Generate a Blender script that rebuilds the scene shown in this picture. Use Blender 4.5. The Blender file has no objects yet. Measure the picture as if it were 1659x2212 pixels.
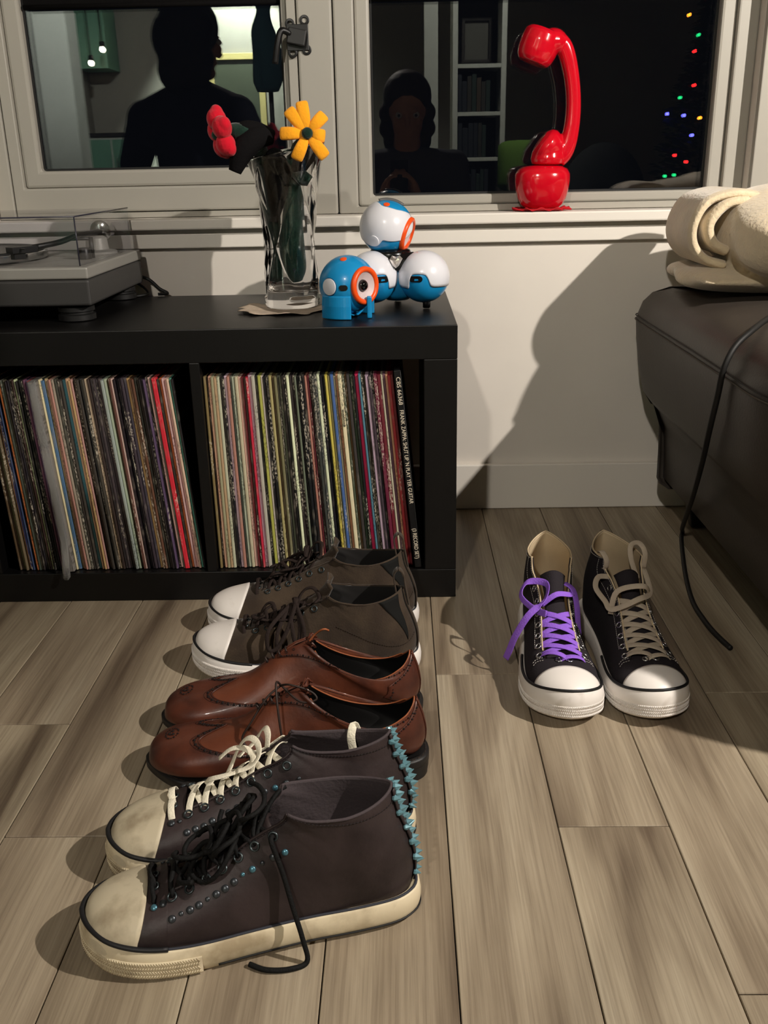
import bpy, bmesh, math, random
from mathutils import Vector, Matrix, Euler

random.seed(7)
SC = bpy.context.scene
COL = SC.collection
PI = math.pi

# ------------------------------------------------------------------ camera
CAM_LOC = Vector((-0.0832, -1.387, 0.6638))
YAW, PITCH, ROLL, FPX = 0.0220, 0.3551, -0.0210, 2029.8
def make_camera():
    cy, sy, cp, sp = math.cos(YAW), math.sin(YAW), math.cos(PITCH), math.sin(PITCH)
    f = Vector((-sy*cp, cy*cp, -sp)); r0 = Vector((cy, sy, 0)); u0 = r0.cross(f)
    cr, sr = math.cos(ROLL), math.sin(ROLL)
    r = cr*r0 + sr*u0; u = -sr*r0 + cr*u0
    cd = bpy.data.cameras.new('camera'); o = bpy.data.objects.new('camera', cd); COL.objects.link(o)
    m = Matrix((r, u, -f)).transposed().to_4x4(); m.translation = CAM_LOC
    o.matrix_world = m
    cd.sensor_fit = 'VERTICAL'; cd.sensor_height = 24.0; cd.lens = 24.0*FPX/2212.0
    cd.clip_start = 0.01
    SC.camera = o
make_camera()

# ------------------------------------------------------------------ world, lamps, exposure
w = bpy.data.worlds.new('night'); SC.world = w; w.use_nodes = True
w.node_tree.nodes['Background'].inputs[0].default_value = (0.012, 0.014, 0.02, 1)
w.node_tree.nodes['Background'].inputs[1].default_value = 0.10
def lamp(name, kind, loc, energy, color, size=0.05, look=None, **kw):
    d = bpy.data.lights.new(name, kind); d.energy = energy; d.color = color
    if kind == 'AREA':
        d.shape = 'DISK'; d.size = size
    else:
        d.shadow_soft_size = size
    for k, v in kw.items(): setattr(d, k, v)
    o = bpy.data.objects.new(name, d); COL.objects.link(o); o.location = loc
    if look is not None:
        o.rotation_euler = (Vector(look) - Vector(loc)).to_track_quat('-Z', 'Y').to_euler()
    return o
WARM = (1.0, 0.92, 0.83)
LAMP = Vector((1.15, -0.95, 1.40))
lamp('floor_lamp_bulb', 'SPOT', LAMP, 84, WARM, 0.014, look=(0.0, -0.15, 0.25), spot_size=math.radians(86), spot_blend=0.35)   # shaded reading lamp right of the frame
lamp('ceiling_track_spot', 'SPOT', (-0.70, -3.20, 2.30), 80, (1.0, 0.92, 0.82), 0.05, look=(-0.2, 0.2, 0.3), spot_size=math.radians(70), spot_blend=0.5)
lamp('wall_washer', 'SPOT', (-1.25, -5.55, 2.30), 480, (0.84, 1.0, 0.86), 0.04, look=(-1.35, -5.98, 1.3), spot_size=math.radians(70), spot_blend=0.3)   # lit wall mirrored in the left pane
lamp('added_bookcase_spot', 'SPOT', (0.75, -2.5, 2.36), 90, (0.95, 1.0, 0.88), 0.05, look=(0.35, -3.7, 1.0), spot_size=math.radians(60), spot_blend=0.6)  # added unseen spot, brightens the mirrored bookcase and door post
lamp('added_pillar_spot', 'SPOT', (-1.2, -2.0, 2.3), 190, (0.90, 1.0, 0.92), 0.05, look=(-2.1, -4.4, 1.0), spot_size=math.radians(75), spot_blend=0.6)  # added unseen spot in front of the white pillar, lights its mirrored side
vs = SC.view_settings
vs.view_transform = 'Standard'; vs.look = 'None'; vs.gamma = 1.0; vs.use_curve_mapping = False
vs.exposure = 0.78
cy_ = SC.cycles
cy_.max_bounces = 7; cy_.diffuse_bounces = 3; cy_.glossy_bounces = 4; cy_.transmission_bounces = 8; cy_.transparent_max_bounces = 12
cy_.caustics_reflective = False
cy_.use_adaptive_sampling = True; cy_.adaptive_threshold = 0.05

# ------------------------------------------------------------------ helpers: materials
def lin(c):
    return tuple(((v/255.0)/12.92 if v/255.0 <= 0.04045 else ((v/255.0+0.055)/1.055)**2.4) for v in c)
def mat(name, rgb, rough=0.6, spec=0.5, metal=0.0, var=0.0, vscale=40.0, vrgb=None, bump=0.0, bscale=200.0,
        stretch=None, coat=0.0, trans=0.0, ior=1.45, sheen=0.0, emit=None, estr=0.0, wear=None):
    m = bpy.data.materials.new(name); m.use_nodes = True
    nt = m.node_tree; b = nt.nodes['Principled BSDF']
    c = lin(rgb) + (1,)
    b.inputs['Base Color'].default_value = c
    b.inputs['Roughness'].default_value = rough
    b.inputs['Specular IOR Level'].default_value = spec
    b.inputs['Metallic'].default_value = metal
    b.inputs['Coat Weight'].default_value = coat
    b.inputs['Coat Roughness'].default_value = 0.08
    b.inputs['Transmission Weight'].default_value = trans
    b.inputs['IOR'].default_value = ior
    b.inputs['Sheen Weight'].default_value = sheen
    if emit is not None:
        b.inputs['Emission Color'].default_value = lin(emit) + (1,); b.inputs['Emission Strength'].default_value = estr
    L = nt.links.new
    tc = None
    def coords():
        t = nt.nodes.new('ShaderNodeTexCoord'); mp = nt.nodes.new('ShaderNodeMapping')
        L(t.outputs['Object'], mp.inputs['Vector'])
        if stretch: mp.inputs['Scale'].default_value = stretch
        return mp.outputs['Vector']
    if var > 0 or vrgb is not None:
        tc = coords()
        n = nt.nodes.new('ShaderNodeTexNoise'); n.inputs['Scale'].default_value = vscale; n.inputs['Detail'].default_value = 5
        L(tc, n.inputs['Vector'])
        r = nt.nodes.new('ShaderNodeValToRGB')
        c2 = lin(vrgb) + (1,) if vrgb is not None else tuple(max(0, v*(1-var)) for v in c[:3]) + (1,)
        c1 = c if vrgb is not None else tuple(min(1, v*(1+var*0.6)) for v in c[:3]) + (1,)
        lo, hi = (0.38, 0.66) if wear is None else wear
        r.color_ramp.elements[0].position = lo; r.color_ramp.elements[0].color = c2
        r.color_ramp.elements[1].position = hi; r.color_ramp.elements[1].color = c1
        L(n.outputs['Fac'], r.inputs['Fac']); L(r.outputs['Color'], b.inputs['Base Color'])
    if bump > 0:
        tc = tc or coords()
        n = nt.nodes.new('ShaderNodeTexNoise'); n.inputs['Scale'].default_value = bscale; n.inputs['Detail'].default_value = 4
        L(tc, n.inputs['Vector'])
        bp = nt.nodes.new('ShaderNodeBump'); bp.inputs['Strength'].default_value = bump; bp.inputs['Distance'].default_value = 0.002
        L(n.outputs['Fac'], bp.inputs['Height']); L(bp.outputs['Normal'], b.inputs['Normal'])
    return m

# ------------------------------------------------------------------ helpers: meshes
class MB:
    """collects shapes; build() links them as one mesh object"""
    def __init__(s): s.v = []; s.f = []; s.m = []
    def add(s, vs, fs, mi=0):
        o = len(s.v); s.v.extend([tuple(v) for v in vs])
        for f in fs: s.f.append(tuple(i+o for i in f)); s.m.append(mi)
        return s
    def box(s, lo, hi, mi=0, M=None):
        x0, y0, z0 = lo; x1, y1, z1 = hi
        vs = [Vector(p) for p in ((x0,y0,z0),(x1,y0,z0),(x1,y1,z0),(x0,y1,z0),(x0,y0,z1),(x1,y0,z1),(x1,y1,z1),(x0,y1,z1))]
        if M is not None: vs = [M @ v for v in vs]
        return s.add(vs, [(0,3,2,1),(4,5,6,7),(0,1,5,4),(1,2,6,5),(2,3,7,6),(3,0,4,7)], mi)
    def loft(s, rings, close=True, caps=(True, True), mi=0):
        n = len(rings[0]); vs = [p for r in rings for p in r]; fs = []
        for a in range(len(rings)-1):
            for i in range(n if close else n-1):
                j = (i+1) % n
                fs.append((a*n+i, a*n+j, (a+1)*n+j, (a+1)*n+i))
        if caps[0]: fs.append(tuple(range(n-1, -1, -1)))
        if caps[1]: fs.append(tuple((len(rings)-1)*n+i for i in range(n)))
        return s.add(vs, fs, mi)
    def lathe(s, prof, n=40, M=None, mi=0, caps=(True, True)):
        rings = []
        for r, z in prof:
            ring = [Vector((r*math.cos(2*PI*i/n), r*math.sin(2*PI*i/n), z)) for i in range(n)]
            if M is not None: ring = [M @ p for p in ring]
            rings.append(ring)
        return s.loft(rings, True, caps, mi)
    def tube(s, path, rad, n=8, mi=0, caps=True, flat=None, up=None):
        """path: points; rad: number or list; flat=(w,t) gives a ribbon with rounded-box section"""
        P = [Vector(p) for p in path]; m = len(P)
        R = rad if isinstance(rad, (list, tuple)) else [rad]*m
        T = []
        for i in range(m):
            d = P[min(i+1, m-1)] - P[max(i-1, 0)]
            T.append(d.normalized() if d.length > 1e-9 else Vector((0, 0, 1)))
        ref = None; rings = []
        for i in range(m):
            t = T[i]
            if up is not None:
                u = up[i] if isinstance(up, list) else up
                u = Vector(u); nrm = (u - t*u.dot(t))
                nrm = nrm.normalized() if nrm.length > 1e-6 else (ref or t.orthogonal().normalized())
            elif ref is None:
                nrm = t.orthogonal().normalized()
            else:
                nrm = (ref - t*ref.dot(t)); nrm = nrm.normalized() if nrm.length > 1e-6 else t.orthogonal().normalized()
            ref = nrm; bi = t.cross(nrm)
            if flat:
                hw, ht = flat[0]/2*R[i], flat[1]/2
                sec = [(-hw, -ht*.5), (-hw*.85, -ht), (hw*.85, -ht), (hw, -ht*.5), (hw, ht*.5), (hw*.85, ht), (-hw*.85, ht), (-hw, ht*.5)]
                rings.append([P[i] + bi*a + nrm*b for a, b in sec])
            else:
                rings.append([P[i] + (nrm*math.cos(2*PI*k/n) + bi*math.sin(2*PI*k/n))*R[i] for k in range(n)])
        return s.loft(rings, True, (caps, caps), mi)
    def ball(s, c, r, nu=16, nv=10, mi=0, M=None):
        c = Vector(c); r = r if isinstance(r, (tuple, list)) else (r, r, r)
        rings = []
        for j in range(nv+1):
            th = PI*(j+0.001 if j == 0 else (j-0.001 if j == nv else j))/nv
            ring = []
            for i in range(nu):
                p = Vector((r[0]*math.sin(th)*math.cos(2*PI*i/nu), r[1]*math.sin(th)*math.sin(2*PI*i/nu), -r[2]*math.cos(th)))
                ring.append(c + (M @ p if M is not None else p))
            rings.append(ring)
        return s.loft(rings, True, (True, True), mi)
    def capsule(s, a, b, ra, rb, n=14):
        a, b = Vector(a), Vector(b); d = b-a; L = d.length; q = d.to_track_quat('Z', 'Y').to_matrix().to_4x4(); q.translation = a
        prof = [(max(1e-4, ra*math.sin(k*PI/10)), -ra*math.cos(k*PI/10)) for k in range(0, 6)] + [(max(1e-4, rb*math.cos(k*PI/10)), L+rb*math.sin(k*PI/10)) for k in range(0, 6)]
        return s.lathe(prof, n, q)
    def build(s, name, mats, parent=None, smooth=True, bevel=0.0, loc=None, rot=None, seg=2, sub=0, remesh=0.0, smoothit=0, autosmooth=None, solid=None):
        me = bpy.data.meshes.new(name); me.from_pydata(s.v, [], s.f)
        mats = mats if isinstance(mats, (list, tuple)) else [mats]
        for m_ in mats: me.materials.append(m_)
        if len(mats) > 1: me.polygons.foreach_set('material_index', s.m)
        bm = bmesh.new(); bm.from_mesh(me); bmesh.ops.remove_doubles(bm, verts=bm.verts, dist=1e-6); bmesh.ops.recalc_face_normals(bm, faces=bm.faces); bm.to_mesh(me); bm.free()
        if smooth: me.polygons.foreach_set('use_smooth', [True]*len(me.polygons))
        me.update()
        return finish(name, me, parent, bevel, loc, rot, seg, sub, remesh, smoothit, autosmooth, solid)

def finish(name, me, parent=None, bevel=0.0, loc=None, rot=None, seg=2, sub=0, remesh=0.0, smoothit=0, autosmooth=None, solid=None):
    o = bpy.data.objects.new(name, me); COL.objects.link(o)
    if parent is not None: o.parent = parent
    if loc is not None: o.location = loc
    if rot is not None: o.rotation_euler = rot
    if solid:
        k = o.modifiers.new('solid', 'SOLIDIFY'); k.thickness = solid[0]; k.offset = solid[1]
        if len(solid) > 2: k.material_offset = solid[2]; k.material_offset_rim = solid[3]
    if remesh:
        k = o.modifiers.new('remesh', 'REMESH'); k.mode = 'VOXEL'; k.voxel_size = remesh; k.use_smooth_shade = True
    if smoothit:
        k = o.modifiers.new('smooth', 'SMOOTH'); k.factor = 0.6; k.iterations = smoothit
    if bevel:
        k = o.modifiers.new('bevel', 'BEVEL'); k.width = bevel; k.segments = seg; k.limit_method = 'ANGLE'; k.angle_limit = math.radians(40)
        k.harden_normals = False
    if sub:
        k = o.modifiers.new('sub', 'SUBSURF'); k.levels = sub; k.render_levels = sub
    if autosmooth is not None:
        me.set_sharp_from_angle(angle=math.radians(autosmooth))
    return o
def box(name, lo, hi, m, parent=None, bevel=0.002, **kw):
    return MB().box(lo, hi).build(name, m, parent, smooth=False, bevel=bevel, **kw)
def empty(name, loc=(0,0,0), rz=0.0):
    o = bpy.data.objects.new(name, None); COL.objects.link(o); o.location = loc; o.rotation_euler = (0, 0, rz)
    o.empty_display_size = 0.02
    return o
def tag(o, label=None, cat=None, group=None, kind=None):
    if label: o['label'] = label
    if cat: o['category'] = cat
    if group: o['group'] = group
    if kind: o['kind'] = kind
    return o
def dup(o, parent=None, loc=None, rot=None):
    c = o.copy(); COL.objects.link(c)
    if parent is not None: c.parent = parent
    if loc is not None: c.location = loc
    if rot is not None: c.rotation_euler = rot
    return c
def smoothpath(pts, k=8, closed=False):
    """Catmull-Rom through pts"""
    P = [Vector(p) for p in pts]; n = len(P); out = []
    rng = range(n if closed else n-1)
    for i in rng:
        if closed: a, b, c, d = P[(i-1) % n], P[i], P[(i+1) % n], P[(i+2) % n]
        else: a, b, c, d = P[max(i-1, 0)], P[i], P[i+1], P[min(i+2, n-1)]
        for j in range(k):
            t = j/k; t2, t3 = t*t, t*t*t
            out.append(0.5*((2*b) + (c-a)*t + (2*a-5*b+4*c-d)*t2 + (3*b-a-3*c+d)*t3))
    if not closed: out.append(P[-1])
    return out
def interp(tab, x):
    """smooth (Catmull-Rom) lookup in [(x, v...), ...] sorted by x"""
    if x <= tab[0][0]: return tab[0][1:]
    if x >= tab[-1][0]: return tab[-1][1:]
    for i in range(len(tab)-1):
        if tab[i][0] <= x <= tab[i+1][0]: break
    a, b, c, d = tab[max(i-1, 0)], tab[i], tab[i+1], tab[min(i+2, len(tab)-1)]
    t = (x-b[0])/(c[0]-b[0]); t2, t3 = t*t, t*t*t
    return tuple(0.5*(2*b[k] + (c[k]-a[k])*t + (2*a[k]-5*b[k]+4*c[k]-d[k])*t2 + (3*b[k]-a[k]-3*c[k]+d[k])*t3) for k in range(1, len(b)))
def axis_rot(n):
    """euler turning +Z to n"""
    return Vector(n).to_track_quat('Z', 'Y').to_euler()
def textmesh(name, body, size, m, parent, loc, rot, sx=1.0, ext=0.0002, align='LEFT'):
    cu = bpy.data.curves.new(name, 'FONT'); cu.body = body; cu.size = size; cu.extrude = ext; cu.align_x = align
    to = bpy.data.objects.new(name, cu); COL.objects.link(to)
    dg = bpy.context.evaluated_depsgraph_get(); me = bpy.data.meshes.new_from_object(to.evaluated_get(dg)); me.name = name
    bpy.data.objects.remove(to)
    me.materials.clear(); me.materials.append(m)
    o = bpy.data.objects.new(name, me); COL.objects.link(o); o.parent = parent; o.location = loc; o.rotation_euler = rot; o.scale = (sx, 1, 1)
    return o
# ================================================================== THE ROOM
WY = 0.4263            # inner face of the window wall
XL, XR, YF, ZC = -2.60, 2.60, -6.00, 2.40
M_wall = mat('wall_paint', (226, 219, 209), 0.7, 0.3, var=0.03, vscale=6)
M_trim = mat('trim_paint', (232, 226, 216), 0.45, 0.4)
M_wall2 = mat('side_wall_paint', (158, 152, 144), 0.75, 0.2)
M_vinyl = mat('window_vinyl', (166, 162, 152), 0.45, 0.4)
M_gasket = mat('window_gasket', (20, 20, 20), 0.6)
M_black = mat('black_metal', (14, 14, 15), 0.4)
M_blind = mat('blind_cloth', (14, 13, 13), 0.85, 0.1, bump=0.3, bscale=400)
M_slab = mat('screed', (46, 38, 30), 0.9)

def plank_mat():
    m = bpy.data.materials.new('oak_plank'); m.use_nodes = True
    nt = m.node_tree; b = nt.nodes['Principled BSDF']; L = nt.links.new
    tc = nt.nodes.new('ShaderNodeTexCoord'); oi = nt.nodes.new('ShaderNodeObjectInfo')
    mul = nt.nodes.new('ShaderNodeMath'); mul.operation = 'MULTIPLY'; mul.inputs[1].default_value = 37.0
    L(oi.outputs['Random'], mul.inputs[0])
    cmb = nt.nodes.new('ShaderNodeCombineXYZ'); L(mul.outputs[0], cmb.inputs[0]); L(mul.outputs[0], cmb.inputs[1])
    add = nt.nodes.new('ShaderNodeVectorMath'); add.operation = 'ADD'; L(tc.outputs['Object'], add.inputs[0]); L(cmb.outputs[0], add.inputs[1])
    def noise(sc, scale, detail, rough=0.6, dist=0.0):
        mp = nt.nodes.new('ShaderNodeMapping'); mp.inputs['Scale'].default_value = sc; L(add.outputs[0], mp.inputs['Vector'])
        n = nt.nodes.new('ShaderNodeTexNoise'); n.inputs['Scale'].default_value = scale; n.inputs['Detail'].default_value = detail
        n.inputs['Roughness'].default_value = rough; n.inputs['Distortion'].default_value = dist
        L(mp.outputs[0], n.inputs['Vector']); return n.outputs['Fac']
    def ramp(fac, stops):
        r = nt.nodes.new('ShaderNodeValToRGB')
        while len(r.color_ramp.elements) < len(stops): r.color_ramp.elements.new(0.5)
        for e, (p, c) in zip(r.color_ramp.elements, stops): e.position = p; e.color = lin(c) + (1,)
        L(fac, r.inputs['Fac']); return r.outputs['Color']
    def mix(mode, fac, a, bb):
        x = nt.nodes.new('ShaderNodeMix'); x.data_type = 'RGBA'; x.blend_type = mode
        if isinstance(fac, float): x.inputs['Factor'].default_value = fac
        else: L(fac, x.inputs['Factor'])
        L(a, x.inputs['A']); L(bb, x.inputs['B']); return x.outputs['Result']
    broad = ramp(noise((14, 1.3, 1), 1.0, 3, 0.55, 0.6), [(0.30, (112, 99, 86)), (0.43, (154, 142, 125)), (0.56, (178, 167, 149)), (0.74, (190, 181, 164))])
    fine = ramp(noise((300, 5, 1), 1.0, 4, 0.7), [(0.30, (150, 140, 130)), (0.55, (225, 222, 216)), (0.75, (255, 255, 255))])
    c = mix('MULTIPLY', 0.55, broad, fine)
    hue = ramp(oi.outputs['Random'], [(0.0, (236, 230, 222)), (0.5, (255, 252, 246)), (1.0, (244, 241, 232))])
    c = mix('MULTIPLY', 1.0, c, hue)
    L(c, b.inputs['Base Color'])
    b.inputs['Roughness'].default_value = 0.42; b.inputs['Specular IOR Level'].default_value = 0.35
    bp = nt.nodes.new('ShaderNodeBump'); bp.inputs['Strength'].default_value = 0.12; bp.inputs['Distance'].default_value = 0.001
    L(noise((300, 4, 1), 1.0, 4, 0.7), bp.inputs['Height']); L(bp.outputs['Normal'], b.inputs['Normal'])
    return m

def build_floor():
    fl = empty('floor'); tag(fl, 'greyish oak laminate floor with long planks', None, None, 'structure')
    box('subfloor', (XL, YF, -0.06), (XR, WY+0.05, -0.0105), M_slab, fl, 0)
    M = plank_mat(); PW, PL = 0.1178, 1.21
    me = None
    ends = {0: -0.246, 1: -0.565, 2: -0.78, 3: -0.30, -1: -0.95, -2: -0.42, -3: -0.86, -4: -0.576, -5: -0.361, -6: -0.8}
    i0 = int(math.floor((XL+0.0414)/PW)); i1 = int(math.ceil((XR+0.0414)/PW))
    for i in range(i0, i1):
        x = -0.0414 + i*PW
        y = ends.get(i, -random.random()*PL)
        while y < WY: y += PL
        while y > YF:
            ya, yb = max(y-PL, YF), min(y, WY)
            full = abs((yb-ya)-PL) < 1e-4
            if yb-ya > 0.02:
                if full and me is not None:
                    o = finish('plank', me, fl, 0.0007, (x, ya, 0), seg=1)
                else:
                    o = MB().box((0.0006, 0.0006, -0.010), (PW-0.0006, yb-ya-0.0006, 0.0)).build('plank', M, fl, smooth=False, bevel=0.0007, loc=(x, ya, 0), seg=1)
                    if full: me = o.data
            y -= PL
build_floor()

# window openings: x -0.815 .. 0.545, z 0.56 .. 1.62
OX0, OX1, OZ0, OZ1 = -0.835, 0.548, 0.555, 1.62
def build_walls():
    b = MB()
    b.box((XL, WY, -0.06), (XR, WY+0.16, OZ0)).box((XL, WY, OZ1), (XR, WY+0.16, ZC)).box((XL, WY, OZ0), (OX0, WY+0.16, OZ1)).box((OX1, WY, OZ0), (XR, WY+0.16, OZ1))
    tag(b.build('wall_back', M_wall, smooth=False), 'white painted wall below the windows', kind='structure')
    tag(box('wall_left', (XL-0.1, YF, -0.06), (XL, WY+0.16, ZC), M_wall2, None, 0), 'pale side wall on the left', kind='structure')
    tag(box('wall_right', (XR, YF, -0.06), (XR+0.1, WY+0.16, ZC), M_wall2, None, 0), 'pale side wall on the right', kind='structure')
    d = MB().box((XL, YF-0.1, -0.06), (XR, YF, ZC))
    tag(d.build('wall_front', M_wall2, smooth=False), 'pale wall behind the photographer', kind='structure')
    tag(box('ceiling', (XL-0.1, YF-0.1, ZC), (XR+0.1, WY+0.16, ZC+0.08), M_wall, None, 0), 'flat white ceiling', kind='structure')
    tag(box('baseboard_back', (XL, WY-0.014, 0.0005), (XR, WY, 0.0935), M_trim, None, 0.002), 'flat white baseboard under the window', kind='structure')
    # sill board and the apron below it
    tag(box('trim_1', (OX0-0.06, 0.392, 0.5575), (OX1+0.10, 0.470, 0.5765), M_trim, None, 0.003), 'white window sill board', kind='structure')
    tag(box('trim_2', (OX0-0.05, 0.412, 0.5235), (OX1+0.09, WY, 0.5495), M_trim, None, 0.002), 'white apron board below the sill', kind='structure')
    tag(box('trim_3', (OX0-0.05, 0.419, 0.5495), (OX1+0.09, WY, 0.5575), M_trim, None, 0.0), 'shadow gap strip under the sill', kind='structure')
    tag(box('trim_4', (OX1, WY-0.016, 0.5765), (OX1+0.12, WY, OZ1+0.07), M_vinyl, None, 0.002), 'white casing right of the window', kind='structure')
    tag(box('trim_5', (OX0-0.075, WY-0.016, 0.5765), (OX0, WY, OZ1+0.07), M_trim, None, 0.002), 'white casing left of the window', kind='structure')
build_walls()

M_pane = mat('window_glass', (255, 255, 255), 0.0, 0.5, trans=1.0, ior=1.52)
def ringframe(name, x0, x1, z0, z1, wl, wr, wb, wt, y0, y1, m, parent, bev=0.003):
    """four bars round a rectangle: outer x0..x1,z0..z1, bar widths l,r,b,t"""
    b = MB()
    outer = [(x0, z0), (x1, z0), (x1, z1), (x0, z1)]; inner = [(x0+wl, z0+wb), (x1-wr, z0+wb), (x1-wr, z1-wt), (x0+wl, z1-wt)]
    vs = [(x, y, z) for y in (y0, y1) for x, z in outer] + [(x, y, z) for y in (y0, y1) for x, z in inner]
    fs = []
    for i in range(4):
        j = (i+1) % 4
        fs += [(i, j, 8+j, 8+i), (4+i, 12+i, 12+j, 4+j), (i, 4+i, 4+j, j), (8+i, 8+j, 12+j, 12+i)]
    b.add(vs, fs)
    return b.build(name, m, parent, smooth=False, bevel=bev)
def glazing(parent, x0, x1, z0, z1, y):
    o = box('pane', (x0, y, z0), (x1, y+0.004, z1), M_pane, parent, 0)
    o2 = box('outer_pane', (x0, y+0.016, z0), (x1, y+0.020, z1), M_pane, parent, 0)
    ringframe('gasket', x0-0.001, x1+0.001, z0-0.001, z1+0.001, 0.005, 0.005, 0.005, 0.005, y-0.0015, y-0.0002, M_gasket, parent, 0)

# left casement
w1 = empty('window_1', (0, 0, 0)); tag(w1, 'left casement window with a black latch, room mirrored in its dark glass', kind='structure')
MX = -0.196           # joint between the two window units
ringframe('window_frame', OX0+0.001, MX-0.001, 0.5772, OZ1-0.001, 0.030, 0.062, 0.010, 0.03, 0.452, 0.52, M_vinyl, w1)
ringframe('sash_frame', -0.803, -0.2605, 0.5885, 1.588, 0.021, 0.017, 0.044, 0.04, 0.456, 0.505, M_vinyl, w1)
ringframe('glazing_bead', -0.782, -0.278, 0.6325, 1.548, 0.032, 0.010, 0.030, 0.03, 0.465, 0.500, M_vinyl, w1, 0.006)
glazing(w1, -0.750, -0.288, 0.6625, 1.518, 0.484)
# latch: four-lobed black keeper plate, body and long drop lever
lt = MB()
for dx, dz in ((-0.013, 0.023), (0.013, 0.028), (-0.010, -0.023), (0.015, -0.019)):
    lt.lathe([(0.0085, -0.002), (0.0085, 0.002), (0.0042, 0.0025), (0.0042, -0.002)], 20, Matrix.Translation((dx, 0, dz)) @ Matrix.Rotation(PI/2, 4, 'X'), caps=(False, False))
lt.box((-0.019, -0.003, -0.020), (0.019, 0.002, 0.022))
latch = lt.build('latch_plate', M_black, w1, smooth=False, loc=(-0.258, 0.4515, 0.8735), bevel=0.0008)
lb = MB().box((-0.017, -0.016, -0.012), (0.015, -0.003, 0.014), M=Matrix.Rotation(math.radians(12), 4, 'Y'))
lb.build('latch_body', mat('latch_plastic', (34, 34, 34), 0.45), latch, smooth=False, bevel=0.002)
lv = MB().tube(smoothpath([(-0.012, -0.012, 0.006), (-0.026, -0.020, 0.010), (-0.034, -0.022, -0.012), (-0.040, -0.020, -0.042)], 5), [0.0055]*16, 8, up=Vector((0, 1, 0)))
lv.build('latch_lever', M_black, latch)
# right fixed light
w2 = empty('window_2', (0, 0, 0)); tag(w2, 'right fixed window with dark glass mirroring the room', kind='structure')
ringframe('window_frame', MX+0.001, OX1-0.001, 0.5772, OZ1-0.001, 0.036, 0.036, 0.012, 0.03, 0.452, 0.52, M_vinyl, w2)
ringframe('glazing_bead', MX+0.037, OX1-0.037, 0.5892, OZ1-0.031, 0.027, 0.026, 0.018, 0.03, 0.463, 0.505, M_vinyl, w2, 0.005)
glazing(w2, MX+0.064, OX1-0.063, 0.607, OZ1-0.061, 0.484)
# black roller blinds drawn up behind the window head
for wn, x0, x1 in (('left', -0.745, -0.290), ('right', -0.128, 0.482)):
    rb = empty('roller_blind', ((x0+x1)/2, 0.478, 0.9325))
    tag(rb, 'lowered edge of black roller blind over the %s window pane' % wn, 'roller blind', 'roller blinds')
    hw = (x1-x0)/2
    box('blind_cloth', (-hw, -0.001, 0.004), (hw, 0.001, 0.60), M_blind, rb, 0)
    MB().tube([(-hw, 0, 0.003), (hw, 0, 0.003)], 0.0045, 10).build('hem_bar', M_blind, rb)
# ================================================================== CABINET
M_cab = mat('black_brown_foil', (11, 10, 10), 0.40, 0.42, var=0.10, vscale=30, bump=0.05, bscale=300)
CT = 0.44
def build_cabinet():
    c = empty('record_cabinet', (-0.57, 0.195, 0)); tag(c, 'low black cube-bay cabinet standing under the window, full of records', 'cabinet')
    ox, oy = 0.57, -0.195
    def b(name, lo, hi, bev=0.0012): return box(name, (lo[0]+ox, lo[1]+oy, lo[2]), (hi[0]+ox, hi[1]+oy, hi[2]), M_cab, c, bev)
    X1 = -0.05-0.335*3-0.016*2-0.05
    b('top_panel', (X1, 0, 0.39), (0, 0.39, 0.44)); b('bottom_panel', (X1, 0, 0.0006), (0, 0.39, 0.05))
    b('side_panel', (-0.05, 0, 0.05), (0, 0.39, 0.39)); b('side_panel', (X1, 0, 0.05), (X1+0.05, 0.39, 0.39))
    for k in (1, 2):
        x = -0.05 - 0.335*k - 0.016*k
        b('divider', (x, 0.001, 0.05), (x+0.016, 0.389, 0.39))
build_cabinet()

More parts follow.
